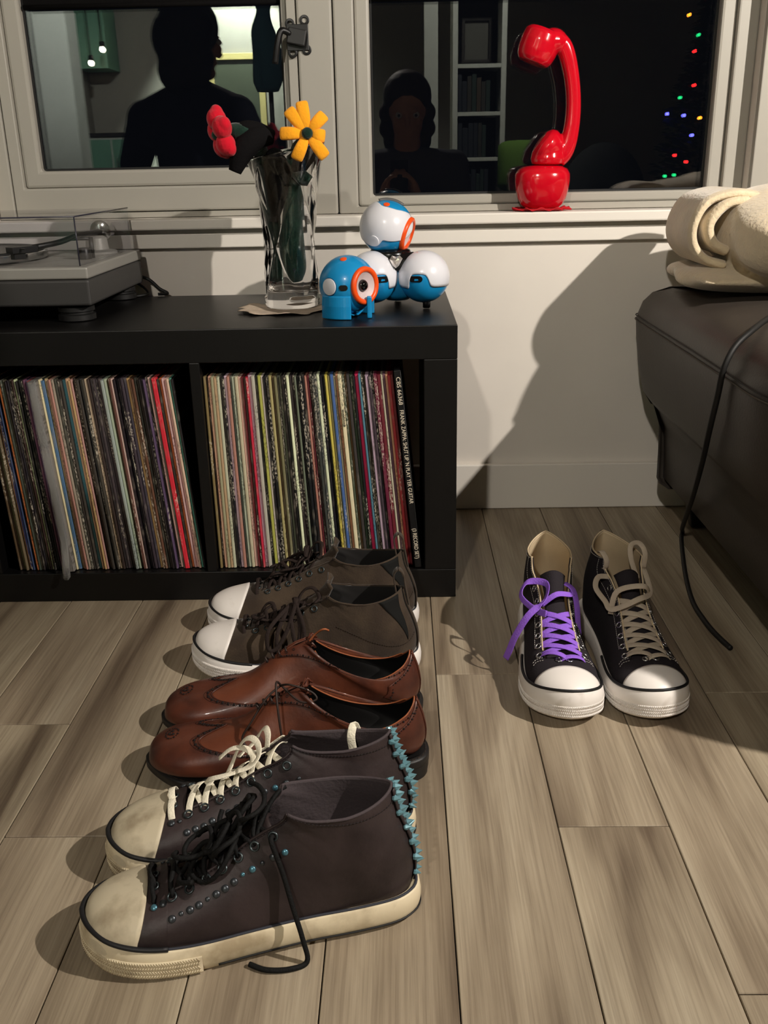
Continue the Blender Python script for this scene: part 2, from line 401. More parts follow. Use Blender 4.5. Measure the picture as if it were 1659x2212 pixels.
# ================================================================== RECORDS
def spine_mat(name, speck, dens):
    m = bpy.data.materials.new(name); m.use_nodes = True; nt = m.node_tree; b = nt.nodes['Principled BSDF']; L = nt.links.new
    oi = nt.nodes.new('ShaderNodeObjectInfo'); tc = nt.nodes.new('ShaderNodeTexCoord')
    mul = nt.nodes.new('ShaderNodeMath'); mul.operation = 'MULTIPLY'; mul.inputs[1].default_value = 53.0; L(oi.outputs['Random'], mul.inputs[0])
    add = nt.nodes.new('ShaderNodeVectorMath'); add.operation = 'ADD'; L(tc.outputs['Object'], add.inputs[0]); L(mul.outputs[0], add.inputs[1])
    def noise(sc, scale, det):
        mp = nt.nodes.new('ShaderNodeMapping'); mp.inputs['Scale'].default_value = sc; L(add.outputs[0], mp.inputs['Vector'])
        n = nt.nodes.new('ShaderNodeTexNoise'); n.inputs['Scale'].default_value = scale; n.inputs['Detail'].default_value = det; L(mp.outputs[0], n.inputs['Vector']); return n.outputs['Fac']
    def thr(f, lo, hi):
        r = nt.nodes.new('ShaderNodeMapRange'); r.inputs['From Min'].default_value = lo; r.inputs['From Max'].default_value = hi; L(f, r.inputs['Value']); return r.outputs['Result']
    def mixc(fac, a, bcol):
        x = nt.nodes.new('ShaderNodeMix'); x.data_type = 'RGBA'; L(fac, x.inputs['Factor']); L(a, x.inputs['A'])
        if isinstance(bcol, tuple): x.inputs['B'].default_value = bcol
        else: L(bcol, x.inputs['B'])
        return x.outputs['Result']
    def mul2(a, b_):
        k = nt.nodes.new('ShaderNodeMath'); k.operation = 'MULTIPLY'; L(a, k.inputs[0])
        if isinstance(b_, float): k.inputs[1].default_value = b_
        else: L(b_, k.inputs[1])
        return k.outputs[0]
    word = mul2(thr(noise((60, 0.1, 9), 1.0, 1), 0.56-dens, 0.60-dens), thr(noise((700, 0.1, 260), 1.0, 2), 0.50, 0.56))   # rows of unreadable print
    worn = mul2(thr(noise((90, 0.1, 45), 1.0, 4), 0.55, 0.75), 0.35)
    c = mixc(worn, oi.outputs['Color'], lin((150, 140, 124)) + (1,))
    c = mixc(mul2(word, 0.55), c, lin(speck) + (1,))
    L(c, b.inputs['Base Color']); b.inputs['Roughness'].default_value = 0.5
    return m
M_sp_d = spine_mat('printed_card_dark_spine', (216, 206, 186), -0.015)
M_sp_l = spine_mat('printed_card_light_spine', (40, 34, 30), 0.0)
M_clear = mat('polythene', (235, 235, 232), 0.18, 0.5, trans=0.85, ior=1.2, bump=0.4, bscale=40)
M_white_ink = mat('white_ink', (224, 212, 190), 0.6)
M_black_ink = mat('black_ink', (22, 20, 20), 0.6)
def card_mesh(th, h=0.314, d=0.313):
    """sleeve: closed spine at the front with softened folds, slightly waisted"""
    e = min(0.0011, th*0.3); sec = [(0, e), (e, 0), (th-e, 0), (th, e), (th*0.96, d*0.5), (th, d), (0, d), (th*0.04, d*0.5)]
    rings = [[(x, y, z) for x, y in sec] for z in (0.0, h)]
    b = MB().loft(rings, True, (True, True)); me = bpy.data.meshes.new('record_sleeve'); me.from_pydata(b.v, [], b.f)
    bm = bmesh.new(); bm.from_mesh(me); bmesh.ops.recalc_face_normals(bm, faces=bm.faces); bm.to_mesh(me); bm.free()
    return me
ORD = ['first','second','third','fourth','fifth','sixth','seventh','eighth','ninth','tenth','eleventh','twelfth','thirteenth','fourteenth','fifteenth','sixteenth','seventeenth','eighteenth','nineteenth']
TENS = ['', '', 'twenty', 'thirty', 'forty', 'fifty', 'sixty', 'seventy', 'eighty', 'ninety']
def ordinal(n):
    if n < 20: return ORD[n-1]
    t, u = divmod(n, 10)
    return (TENS[t][:-1]+'ieth') if u == 0 else TENS[t] + '-' + ORD[u-1]
PAL = {'cream': (206, 192, 160), 'white': (222, 216, 202), 'black': (22, 20, 20), 'dark grey': (62, 58, 54), 'grey': (120, 116, 110), 'olive': (120, 112, 72), 'tan': (176, 152, 110),
       'brown': (92, 66, 46), 'dark brown': (48, 36, 29), 'salmon': (198, 140, 112), 'red': (206, 38, 52), 'maroon': (116, 30, 44), 'pink': (214, 30, 92), 'blue': (70, 118, 156), 'teal': (74, 132, 140),
       'navy': (44, 52, 92), 'yellow': (206, 178, 72), 'orange': (206, 92, 50), 'green': (78, 98, 64), 'purple': (96, 62, 88), 'light grey': (176, 172, 164)}
# (colour, count, thickness mm)
LEFT = [('brown',2,4),('olive',2,4),('cream',1,4),('navy',3,3.6),('orange',1,4),('dark grey',2,4),('black',2,3.6),('dark brown',2,4),('cream',1,3.2),('black',3,4),('purple',2,4),('maroon',1,3.6),
        ('grey',1,15),('cream',1,3.2),('blue',1,6),('tan',4,4.2),('dark grey',3,4.4),('teal',1,6.5),('salmon',1,5),('tan',2,3.6),('dark brown',2,3.4),('dark grey',3,4.6),('cream',1,5),('dark brown',2,4),('dark grey',3,5),
        ('light grey',2,5),('brown',2,3.6),('cream',1,3.4),('black',3,4.2),('dark grey',2,5),('tan',1,5),('brown',2,4.2),('dark brown',2,4.4),('black',2,3.6),('purple',1,3.4),('black',1,3.4),('white',1,4.6),('dark grey',1,3.4),
        ('red',1,8),('dark brown',1,3.6),('orange',1,4.2),('cream',3,4.2),('teal',1,3.6),('black',1,4)]
RIGHT = [('olive',1,4),('dark brown',1,3.2),('cream',1,4.2),('tan',2,4.4),('cream',1,4.4),('dark grey',1,4),('black',1,3.6),('white',1,4),('salmon',1,4.6),('dark grey',1,3),('cream',3,5),('maroon',1,5),('dark brown',1,3.2),('red',1,4),('light grey',2,5.5),('black',1,4.4),('yellow',1,5.5),('white',1,3.4),('black',2,4.4),
         ('tan',1,4.4),('brown',1,4),('olive',1,4.4),('dark grey',1,3.6),('grey',1,3.4),('black',2,4.2),('white',1,4.6),('dark brown',2,4),('grey',1,3.6),('black',3,4.2),('salmon',1,4.8),('maroon',1,3.4),('dark brown',1,4),('dark grey',2,4.2),('white',1,4.4),('black',2,4),('yellow',1,4.2),('olive',1,4),
         ('blue',1,5),('tan',2,3.8),('white',1,6.5),('green',1,4),('brown',1,3.8),('dark grey',2,4.6),('black',1,3.6),('pink',1,5.5),('teal',1,3.8),('dark brown',2,3.6),('light grey',1,5),('dark grey',1,4),('black',1,3.6),('maroon',2,6),('light grey',1,3.4),('purple',1,4),('salmon',1,3.8),('red',1,4.6),('maroon',1,4)]
def lay(lst, xb0, xb1, th0, th1, bay, mark, from_right):
    items = [(c, t/1000.0*random.uniform(0.93, 1.07)) for c, n, t in lst for _ in range(n)]
    N = len(items); H = 0.314
    ths = [math.radians(th0 + (th1-th0)*i/(N-1)) for i in range(N)]
    tot = sum(t/math.cos(a) for (c, t), a in zip(items, ths)) + H*(math.sin(ths[-1])-math.sin(ths[0]))
    k = (xb1-xb0 - H*(math.sin(ths[-1])-math.sin(ths[0])) - 0.00012*N)/(tot - H*(math.sin(ths[-1])-math.sin(ths[0])))
    x = xb0; out = []
    for i, ((c, t), a) in enumerate(zip(items, ths)):
        th = t*k
        gm = sum(PAL[c])/3.0
        rgb = tuple(max(6, min(245, (v*0.86+gm*0.14)*random.uniform(0.88, 1.10) + random.uniform(-5, 5))) for v in PAL[c])
        me = card_mesh(th, 0.314 + random.uniform(-0.0015, 0.0015)); me.materials.append(M_sp_d if sum(rgb) < 330 else M_sp_l)
        o = bpy.data.objects.new('vinyl_record', me); COL.objects.link(o)
        o.location = (x, 0.012 + random.uniform(0, 0.007), 0.0512); o.rotation_euler = (0, -a, 0)
        o.color = tuple(lin(rgb)) + (1,)
        n = N-i if from_right else i+1
        tag(o, '%s-spined record sleeve in the %s bay, %s from the %s' % (c, bay, ordinal(n), mark), 'record', 'records in the %s bay' % bay)
        out.append((o, c, th))
        nx = ths[min(i+1, N-1)]
        x += th/math.cos(a) + H*(math.sin(nx)-math.sin(a)) + 0.00012
    return out
recsL = lay(LEFT, -0.7125, -0.4062, 2.6, 4.4, 'left', 'centre divider', True)
recsR = lay(RIGHT, -0.3825, -0.0690, 0.3, 5.0, 'right', 'black lettered box set', True)
# the loose polythene cover that sticks out below the thick grey spine
for o, c, th in recsL:
    if c == 'grey':
        o['label'] = 'wide grey record spine in a crumpled clear plastic cover, left bay'
        o.location.y = 0.004; s = MB(); n = 12; rings = []
        for k in range(n+1):
            z = 0.31*(1-k/n); flare = max(0, (k/n-0.86)/0.14)
            y = -0.0012 - 0.018*flare + 0.0008*math.sin(k*2.1); xm = 0.0015
            dz = -0.007*max(0.0, (flare-0.72)/0.28)
            rings.append([(xm-0.001, y+0.001, z+dz+0.004), (th*0.25, y-0.0006, z+dz+0.001), (th*0.5, y-0.0012*math.sin(k), z+dz), (th*0.75, y-0.0008, z+dz+0.002), (th-0.0006, y+0.001, z+dz+0.006)])
        s.loft(rings, False, (False, False)); s.build('plastic_cover', M_clear, o, solid=(0.0004, 0))
    if c == 'red': o['label'] = 'broad bright red record spine in the left bay'
for o, c, th in recsR:
    if c == 'white' and th > 0.0058:
        o['label'] = 'white record spine lettered in small black print in the right bay'
        textmesh('spine_lettering', 'woodstock', 0.0062, M_black_ink, o, (th*0.30, -0.0004, 0.262), (PI/2, PI/2, 0), 1.0)
    if c == 'pink': o['label'] = 'hot pink record spine in the right bay'
    if c == 'blue': o['label'] = 'blue record spine in the right bay'
# boxed set at the far right
def box_set():
    th = 0.0105; o = empty('boxed_record_set', (-0.0658, 0.004, 0.0514)); o.rotation_euler = (0, -math.radians(5.2), 0)
    tag(o, 'black boxed record set with white lettering on its spine, beside the right cabinet side', 'box set')
    M_bs = mat('box_set_card', (17, 17, 18), 0.45, 0.4)
    box('box_tray', (0.0, 0.001, 0), (th-0.0012, 0.318, 0.322), M_bs, o, 0.0008)
    box('box_lid', (0.0002, 0.0, 0.0002), (th, 0.0012, 0.3225), M_bs, o, 0.0005)
    MB().tube([(th-0.0006, -0.0003, 0.001), (th-0.0006, -0.0003, 0.321)], 0.0004, 6).build('lid_edge', mat('worn_edge', (60, 60, 60), 0.5), o)
    for txt, z in (('CBS 66368', 0.313), ("FRANK ZAPPA: SHUT UP 'N PLAY YER GUITAR", 0.262), ('(3 RECORD SET)', 0.068)):
        t = textmesh('spine_lettering', txt, 0.0088, M_white_ink, o, (0.0026, -0.0005, z), (PI/2, PI/2, 0), 1.0)
        me = t.data; L = max(v.co.x for v in me.vertices); want = {'C': 0.043, 'F': 0.152, '(': 0.052}[txt[0]]
        t.scale = (want/L, 1, 1)
box_set()

# ================================================================== TURNTABLE
M_ttgrey = mat('silver_deck', (150, 148, 142), 0.4, 0.5, metal=0.2)
M_ttdark = mat('charcoal_plinth', (56, 55, 54), 0.5)
M_rubber = mat('black_rubber', (16, 16, 16), 0.55)
def thin_sheet(name, tint, refl):
    """clear thin plastic: light passes straight through, the faces mirror a little"""
    m = bpy.data.materials.new(name); m.use_nodes = True; nt = m.node_tree; nt.nodes.clear(); L = nt.links.new
    o = nt.nodes.new('ShaderNodeOutputMaterial'); mx = nt.nodes.new('ShaderNodeMixShader'); t = nt.nodes.new('ShaderNodeBsdfTransparent'); g = nt.nodes.new('ShaderNodeBsdfGlossy'); lw = nt.nodes.new('ShaderNodeLayerWeight'); pw = nt.nodes.new('ShaderNodeMath'); pw.operation = 'POWER'; pw.inputs[1].default_value = 5.0; f = nt.nodes.new('ShaderNodeMath'); f.operation = 'MULTIPLY_ADD'
    t.inputs['Color'].default_value = tuple(tint) + (1,); g.inputs['Roughness'].default_value = 0.03; f.inputs[1].default_value = 0.7; f.inputs[2].default_value = refl; L(lw.outputs['Facing'], pw.inputs[0]); L(pw.outputs[0], f.inputs[0])
    L(f.outputs[0], mx.inputs['Fac']); L(t.outputs[0], mx.inputs[1]); L(g.outputs[0], mx.inputs[2]); L(mx.outputs[0], o.inputs['Surface'])
    return m
M_acryl = thin_sheet('clear_acrylic', (0.965, 0.965, 0.975), 0.03)
M_chrome = mat('chrome', (200, 200, 200), 0.12, metal=1.0)
def turntable():
    t = empty('turntable', (-0.785, 0.2375, CT)); tag(t, 'silver and charcoal turntable with clear dust cover on the black cabinet', 'turntable')
    hw, hd = 0.224, 0.158
    def rr(x0, x1, y0, y1, z0, z1, name, m, bev): return box(name, (x0, y0, z0), (x1, y1, z1), m, t, bev, seg=3)
    rr(-hw, hw, -hd, hd, 0.026, 0.066, 'plinth', M_ttdark, 0.004)
    rr(-hw, hw, -hd, hd, 0.0665, 0.0845, 'deck', M_ttgrey, 0.003)
    for sx in (-1, 1):
        for sy in (-1, 1):
            f = MB().lathe([(0.026, 0.0005), (0.029, 0.002), (0.029, 0.010), (0.025, 0.0115), (0.025, 0.014), (0.028, 0.0155), (0.028, 0.022), (0.022, 0.026)], 32, Matrix.Translation((sx*(hw-0.036), sy*(hd-0.035), 0)))
            f.build('foot', M_rubber, t, autosmooth=35)
    # dust cover: five clear walls
    x0, x1, y0, y1, z0, z1, k = -hw+0.008, hw-0.014, -hd+0.012, hd-0.006, 0.0852, 0.155, 0.0028
    cov = empty('dust_cover'); cov.parent = t
    for lo, hi in (((x0, y0, z0), (x1, y0+k, z1)), ((x0, y1-k, z0), (x1, y1, z1)), ((x0, y0+k, z0), (x0+k, y1-k, z1)), ((x1-k, y0+k, z0), (x1, y1-k, z1)), ((x0, y0, z1), (x1, y1, z1+k))):
        box('cover_panel', lo, hi, M_acryl, cov, 0)
    edge = MB()
    for a, b_ in (((x1, y0, z0), (x1, y0, z1+k)), ((x0, y0, z1+k), (x1, y0, z1+k)), ((x1, y0, z1+k), (x1, y1, z1+k))):
        edge.tube([a, b_], 0.0011, 6)
    edge.build('cover_edge', mat('acrylic_edge', (44, 44, 56), 0.3), cov)
    # platter, mat, disc, label
    C = Matrix.Translation((-0.045, -0.005, 0))
    MB().lathe([(0.145, 0.0848), (0.148, 0.087), (0.148, 0.097), (0.144, 0.0985)], 64, C).build('platter', M_chrome, t, autosmooth=35)
    MB().lathe([(0.143, 0.0987), (0.143, 0.1002)], 64, C).build('mat', M_rubber, t, autosmooth=35)
    MB().lathe([(0.141, 0.1004), (0.142, 0.1012), (0.052, 0.1016), (0.051, 0.1012)], 64, C).build('vinyl_disc', mat('vinyl', (12, 12, 13), 0.25), t, autosmooth=35)
    MB().lathe([(0.050, 0.1014), (0.050, 0.1018), (0.004, 0.1018), (0.004, 0.108), (0.002, 0.110)], 40, C).build('disc_label', mat('green_label', (60, 150, 110), 0.6), t, autosmooth=35)
    # tonearm at the right rear
    P = Vector((0.168, 0.085, 0.0848))
    MB().lathe([(0.034, 0.0), (0.034, 0.004), (0.030, 0.006), (0.020, 0.007), (0.018, 0.026), (0.012, 0.030)], 32, Matrix.Translation(P)).build('arm_base', M_ttgrey, t, autosmooth=35)
    arm = smoothpath([P+Vector((0.0, 0.035, 0.036)), P+Vector((0, 0, 0.036)), P+Vector((-0.004, -0.09, 0.036)), P+Vector((-0.016, -0.15, 0.030)), P+Vector((-0.044, -0.185, 0.026))], 6)
    MB().tube(arm, 0.0045, 10).build('tonearm', M_black, t)
    MB().lathe([(0.008, -0.020), (0.0175, -0.018), (0.0185, 0.0), (0.0185, 0.012), (0.010, 0.016)], 28, Matrix.Translation(P+Vector((0, 0.040, 0.036))) @ Matrix.Rotation(PI/2, 4, 'X')).build('counterweight', M_chrome, t, autosmooth=35)
    hs = MB().box((-0.010, -0.022, -0.006), (0.010, 0.022, 0.004)).box((-0.006, -0.018, -0.015), (0.006, 0.002, -0.006)).box((0.010, -0.010, 0), (0.024, -0.006, 0.002))
    hs.build('headshell', M_black, t, smooth=False, bevel=0.001, loc=P+Vector((-0.056, -0.20, 0.025)), rot=(0, 0, math.radians(-38)))
    MB().lathe([(0.011, 0), (0.011, 0.014), (0.009, 0.018)], 20, Matrix.Translation((0.178, -0.02, 0.0848))).build('cueing_knob', M_black, t, autosmooth=35)
    MB().tube([(0.185, 0.0, 0.0848), (0.185, 0.0, 0.118)], 0.004, 8).tube([(0.185, 0.0, 0.116), (0.150, -0.004, 0.116)], 0.003, 8).build('arm_rest', M_black, t)
turntable()
def cable(name, pts, r, label, m=None, cat='cable', k=8):
    o = MB().tube(smoothpath(pts, k), r, 8).build(name, m or M_rubber); tag(o, label, cat); return o
cable('power_cable', [(-0.62, 0.398, 0.475), (-0.585, 0.402, 0.478), (-0.555, 0.405, 0.470), (-0.535, 0.405, 0.452), (-0.520, 0.402, 0.4436), (-0.535, 0.392, 0.4434)], 0.003, 'thick black cable drooping from the back of the turntable')
cable('signal_cable', [(-0.60, 0.402, 0.468), (-0.575, 0.405, 0.462), (-0.555, 0.398, 0.446), (-0.565, 0.38, 0.4428), (-0.585, 0.372, 0.4428)], 0.0024, 'thin black cable curled under the back corner of the turntable')

# ================================================================== VASE, DOILY, FABRIC FLOWERS
M_glass = mat('crystal', (255, 255, 255), 0.0, 0.5, trans=1.0, ior=1.5)
VX, VY = -0.264, 0.215
def doily():
    n = 90; b = MB(); r0 = []
    for i in range(n):
        a = 2*PI*i/n; r = 0.072*(1+0.05*math.sin(5*a+1)+0.06*math.sin(11*a)+0.02*random.uniform(-1, 1))
        r0.append((r*math.cos(a)*1.03, r*math.sin(a)*0.92, 0))
    lift = lambda p, k: 0.0018*(1+math.sin(p[0]*90+k))*min(1, math.hypot(p[0], p[1])/0.07)**3 if math.hypot(p[0], p[1]) > 0.05 else 0.0
    rings = []
    for s in (0.02, 0.35, 0.6, 0.72, 0.84, 0.93, 1.0):
        rings.append([(x*s, y*s, 0.0008+lift((x*s, y*s), 0.6)) for x, y, _ in r0])
    b.loft(rings, True, (True, False))
    o = b.build('paper_doily', mat('crumpled_paper', (196, 178, 158), 0.85, 0.2, var=0.15, vscale=60, bump=0.6, bscale=120), loc=(VX-0.012, VY-0.033, CT+0.0005), solid=(0.0009, 1))
    tag(o, 'crumpled beige paper mat under the glass vase', 'mat')
doily()
def vase():
    prof = [(0, .0445), (.006, .0465), (.03, .0460), (.06, .0445), (.09, .0435), (.12, .0440), (.15, .0465), (.18, .0505), (.21, .0555), (.235, .0615), (.252, .0655)]
    n, m = 180, 90; outer, inner = [], []
    H = 0.245
    def rimz(a, z): return z + (0.012*math.cos(a-0.3)*(max(0, z-0.12)/(H-0.12))**2)
    for j in range(m+1):
        z = H*j/m; r = interp(prof, z)[0]; ring = []
        for i in range(n):
            a = 2*PI*i/n
            # deep crossing swirl cuts with sharp crests between them
            u1 = (a*1.5/PI + z*5.2) % 1.0; u2 = (a*1.5/PI - z*5.2) % 1.0
            g = min(abs(u1-0.5), abs(u2-0.5))*2
            cut = 0.0042*(1-min(1, g*2.4))*(1 if 0.018 < z < H-0.004 else 0)
            ring.append((( r-cut)*math.cos(a), (r-cut)*math.sin(a), rimz(a, z)))
        outer.append(ring)
    for j in range(m, -1, -1):
        z = 0.026 + (H-0.026)*j/m; r = interp(prof, z)[0]-0.0052
        if z < 0.04: r *= 0.86+0.14*(z-0.026)/0.014
        inner.append([(r*math.cos(2*PI*i/n), r*math.sin(2*PI*i/n), rimz(2*PI*i/n, z)) for i in range(n)])
    b = MB().loft(outer+inner, True, (True, True))
    o = b.build('glass_vase', M_glass, loc=(VX, VY, CT+0.0025))
    tag(o, 'tall flared cut-crystal vase holding fabric flowers', 'vase')
vase()
M_felt_g = mat('dark_green_felt', (24, 52, 42), 0.95, 0.1, var=0.3, vscale=90, bump=0.5, bscale=300, sheen=0.3)
M_felt_b = mat('black_felt', (18, 17, 18), 0.95, 0.1, bump=0.4, bscale=250)
M_felt_r = mat('red_felt', (205, 24, 44), 0.95, 0.1, bump=0.4, bscale=250, sheen=0.2)
M_felt_y = mat('yellow_felt', (250, 168, 36), 0.95, 0.1, bump=0.4, bscale=250, sheen=0.2)
V = Vector
def puff(path, radii, name, m, parent, sm=3):
    P = smoothpath(path, 6); R = [interp([(i/(len(radii)-1), r) for i, r in enumerate(radii)], j/(len(P)-1))[0] for j in range(len(P))]
    return MB().tube(P, R, 14).build(name, m, parent, sub=0)
def petal(parent, c, d, n, L, r, m):
    """stuffed tube folded flat: from centre c outwards along d, facing n"""
    d, n = V(d).normalized(), V(n).normalized(); s = d.cross(n)
    b = MB()
    rings = []
    for k in range(9):
        t = k/8; w = r*(0.62+0.36*math.sin(min(1, t*1.6)*PI*0.5))*(1 if t < 0.95 else 0.90); th = r*0.62*(0.7+0.3*math.sin(t*PI))
        p = V(c) + d*(0.006+L*t) + n*(0.004*math.sin(t*PI) - 0.002*t)
        rings.append([p + s*(w*math.copysign(abs(math.cos(a))**0.8, math.cos(a))) + n*(th*math.copysign(abs(math.sin(a))**0.8, math.sin(a))) for a in [2*PI*i/16 for i in range(16)]])
    b.loft(rings, True, (True, True))
    return b.build('petal', m, parent, sub=1)
def orange_flower():
    f = empty('fabric_flower', (-0.235, 0.20, CT+0.03)); tag(f, 'orange stuffed fabric flower with dark green centre in the glass vase', 'flower', 'fabric flowers in the vase')
    o = V((-0.235, 0.20, CT+0.03)); c = V((-0.2215, 0.147, 0.708)) - o; n = V((0.10, -1, 0.12))
    n.normalize(); ux = V((0,0,1)).cross(n).normalized()*-1; ux = V((1, 0.1, 0)); ux = (ux-n*ux.dot(n)).normalized(); uz = n.cross(ux)*-1
    if uz.z < 0: uz = -uz
    for deg, L in ((98, 0.042), (128, 0.040), (178, 0.036), (243, 0.036), (308, 0.038), (352, 0.022), (45, 0.034)):
        a = math.radians(deg); petal(f, c, ux*math.cos(a)+uz*math.sin(a), n, L, 0.0100, M_felt_y)
    MB().ball(c + n*0.008, (0.0085, 0.0065, 0.0085)).build('flower_centre', M_felt_g, f)
    st = [c - n*0.004, c + V((-0.012, 0.028, -0.012)), V((-0.010, 0.006, 0.21)), V((-0.020, 0.002, 0.15)), V((-0.024, 0.002, 0.09)), V((-0.020, 0.002, 0.035)), V((-0.016, 0.002, 0.014))]
    puff(st, [0.006, 0.009, 0.012, 0.015, 0.019, 0.017, 0.006], 'stem', M_felt_g, f)
    puff([V((-0.020, 0.0, 0.165)), V((-0.004, -0.004, 0.190)), V((0.008, -0.006, 0.212)), V((0.016, -0.004, 0.226))], [0.008, 0.013, 0.015, 0.004], 'leaf', M_felt_b, f)
    puff([V((-0.018, -0.004, 0.18)), V((-0.002, -0.010, 0.176)), V((0.010, -0.012, 0.170))], [0.007, 0.012, 0.008], 'leaf', M_felt_g, f)
def red_flower():
    o = V((-0.285, 0.20, CT+0.03)); f = empty('fabric_flower', o); tag(f, 'red stuffed fabric flower leaning left out of the glass vase', 'flower', 'fabric flowers in the vase')
    c = V((-0.352, 0.160, 0.712)) - o
    # a ring of puffs seen edge-on, facing left
    n = V((-0.90, -0.36, -0.22)).normalized(); ux = V((0, 1, 0)); ux = (ux-n*ux.dot(n)).normalized(); uz = ux.cross(n)
    if uz.z < 0: uz = -uz
    for deg in range(0, 360, 72):
        a = math.radians(deg+90); d = ux*math.cos(a)+uz*math.sin(a)
        b = MB(); p0 = c + d*0.021 + n*0.003
        b.ball(p0, (0.0175, 0.0175, 0.0150), M=n.to_track_quat('Z', 'Y').to_matrix()).ball(p0+d*0.009-n*0.003, (0.012, 0.012, 0.010), M=n.to_track_quat('Z', 'Y').to_matrix())
        b.build('petal', M_felt_r, f, remesh=0.0012, smoothit=4)
    MB().ball(c + n*0.011, 0.007).build('flower_centre', M_felt_g, f)
    puff([c - n*0.008, c + V((0.022, 0.004, 0.002)), c + V((0.046, 0.010, -0.012)), V((-0.014, 0.012, 0.200)), V((-0.006, 0.016, 0.14)), V((-0.007, 0.016, 0.08)), V((-0.004, 0.014, 0.012))], [0.009, 0.013, 0.014, 0.011, 0.0085, 0.008, 0.006], 'stem', M_felt_g, f)
    puff([V((0.006, -0.016, 0.236)), V((-0.016, -0.026, 0.244)), V((-0.036, -0.032, 0.246)), V((-0.052, -0.032, 0.238))], [0.010, 0.014, 0.013, 0.006], 'leaf', M_felt_b, f)
    puff([V((0.004, -0.020, 0.236)), V((-0.018, -0.034, 0.234)), V((-0.038, -0.042, 0.216)), V((-0.052, -0.044, 0.186))], [0.012, 0.018, 0.018, 0.010], 'leaf', M_felt_b, f)
    puff([V((0.002, -0.010, 0.215)), V((0.010, -0.016, 0.195)), V((0.006, -0.012, 0.15)), V((0.0, -0.006, 0.11))], [0.010, 0.020, 0.014, 0.004], 'leaf', M_felt_b, f)
red_flower(); orange_flower()
# ================================================================== TOY ROBOTS
M_rblue = mat('toy_blue', (22, 138, 196), 0.28, 0.5, coat=0.3)
M_rwhite = mat('toy_white', (226, 226, 232), 0.25, 0.5, coat=0.3)
M_rorange = mat('toy_orange', (240, 84, 24), 0.35, 0.5)
M_rblack = mat('toy_black', (10, 10, 11), 0.22, 0.6)
M_eye = mat('eye_cone', (208, 190, 190), 0.5)
def sphere_patch(name, R, axis, up, tmax, m, parent, loc, nr=14, na=72, thick=0.0012):
    """shell on a sphere: polar patch about axis whose rim angle is tmax(psi) (degrees)"""
    ax = V(axis).normalized(); u = V(up); u = (u-ax*u.dot(ax)).normalized(); r = u.cross(ax)
    rings = []
    for j in range(nr+1):
        ring = []
        for i in range(na):
            psi = 2*PI*i/na; th = math.radians(tmax(math.degrees(psi)))*max(0.004, j/nr)
            d = ax*math.cos(th) + (r*math.cos(psi) + u*math.sin(psi))*math.sin(th)
            ring.append(d*R)
        rings.append(ring)
    return MB().loft(rings, True, (True, False)).build(name, m, parent, loc=loc, solid=(thick, 1))
def rimfn(tab):
    tab = sorted(tab); ext = [(a-360, b) for a, b in tab] + tab + [(a+360, b) for a, b in tab]
    return lambda p: interp(ext, p)[0]
def disc_on(name, R, d, r, h, m, parent, loc, dome=0.3):
    d = V(d).normalized()
    M = d.to_track_quat('Z', 'Y').to_matrix().to_4x4(); M.translation = d*(math.sqrt(R*R-r*r)-0.0015)
    return MB().lathe([(r, 0), (r, h+0.0015), (r*0.9, h+0.0015+r*dome*0.10), (r*0.5, h+0.0015+r*dome*0.28), (r*0.01, h+0.0015+r*dome*0.33)], 36, M).build(name, m, parent, loc=loc, autosmooth=50)
def slot_on(name, R, d, w, h, m, parent, loc):
    d = V(d).normalized(); s = V((0,0,1)).cross(d).normalized(); u = d.cross(s); b = MB(); rings = []
    for k, z in enumerate((R-0.004, R+0.0006)):
        ring = []
        for i in range(24):
            a = 2*PI*i/24; cx = (w/2-h/2)*(1 if math.cos(a) > 0 else -1)
            ring.append(d*math.sqrt(max(0, z*z-(cx+h/2*math.cos(a))**2)) + s*(cx+h/2*math.cos(a)) + u*(h/2*math.sin(a)))
        rings.append(ring)
    return b.loft(rings, True, (True, True)).build(name, m, parent, loc=loc, autosmooth=40)
def eyeball_body(name, R, r, d, m, parent, loc):
    """ball cut open where the eye sits"""
    d = V(d).normalized(); M = d.to_track_quat('Z', 'Y').to_matrix().to_4x4(); a1 = math.asin(r*0.95/R)
    prof = [(max(1e-4, R*math.sin(t)), R*math.cos(t)) for t in [PI-(PI-a1)*k/40 for k in range(41)]]
    prof += [(r*0.5, math.sqrt(R*R-r*r)-0.010), (0.0004, math.sqrt(R*R-r*r)-0.010)]
    return MB().lathe(prof, 64, M).build(name, m, parent, loc=loc)
def eye(parent, c, d, R, r, squash=1.0):
    """orange ring, pale cone, black pupil on a sphere of radius R"""
    d = V(d).normalized(); M = d.to_track_quat('Z', 'Y').to_matrix().to_4x4(); M.translation = V(c)
    z = math.sqrt(max(0, R*R-r*r))
    ring = [(r*0.74, z-0.004), (r*1.00, z-0.004), (r*1.07, z+0.0005), (r*1.05, z+0.0042), (r*0.95, z+0.0062), (r*0.82, z+0.0056), (r*0.75, z+0.0030)]
    MB().lathe(ring + ring[:1], 56, M, caps=(False, False)).build('eye_ring', M_rorange, parent)
    MB().lathe([(r*0.78, z+0.0030), (r*0.36, z-0.0035), (0.0004, z-0.0040)], 48, M, caps=(False, True)).build('eye_cone', M_eye, parent)
    p = [(r*0.34*math.cos(k*PI/16), z-0.0035+r*0.30*math.sin(k*PI/16)) for k in range(0, 8)] + [(0.0003, z-0.0035+r*0.30)]
    MB().lathe(p, 36, M).build('pupil', mat('pupil_black', (6, 6, 7), 0.05, 0.8), parent)

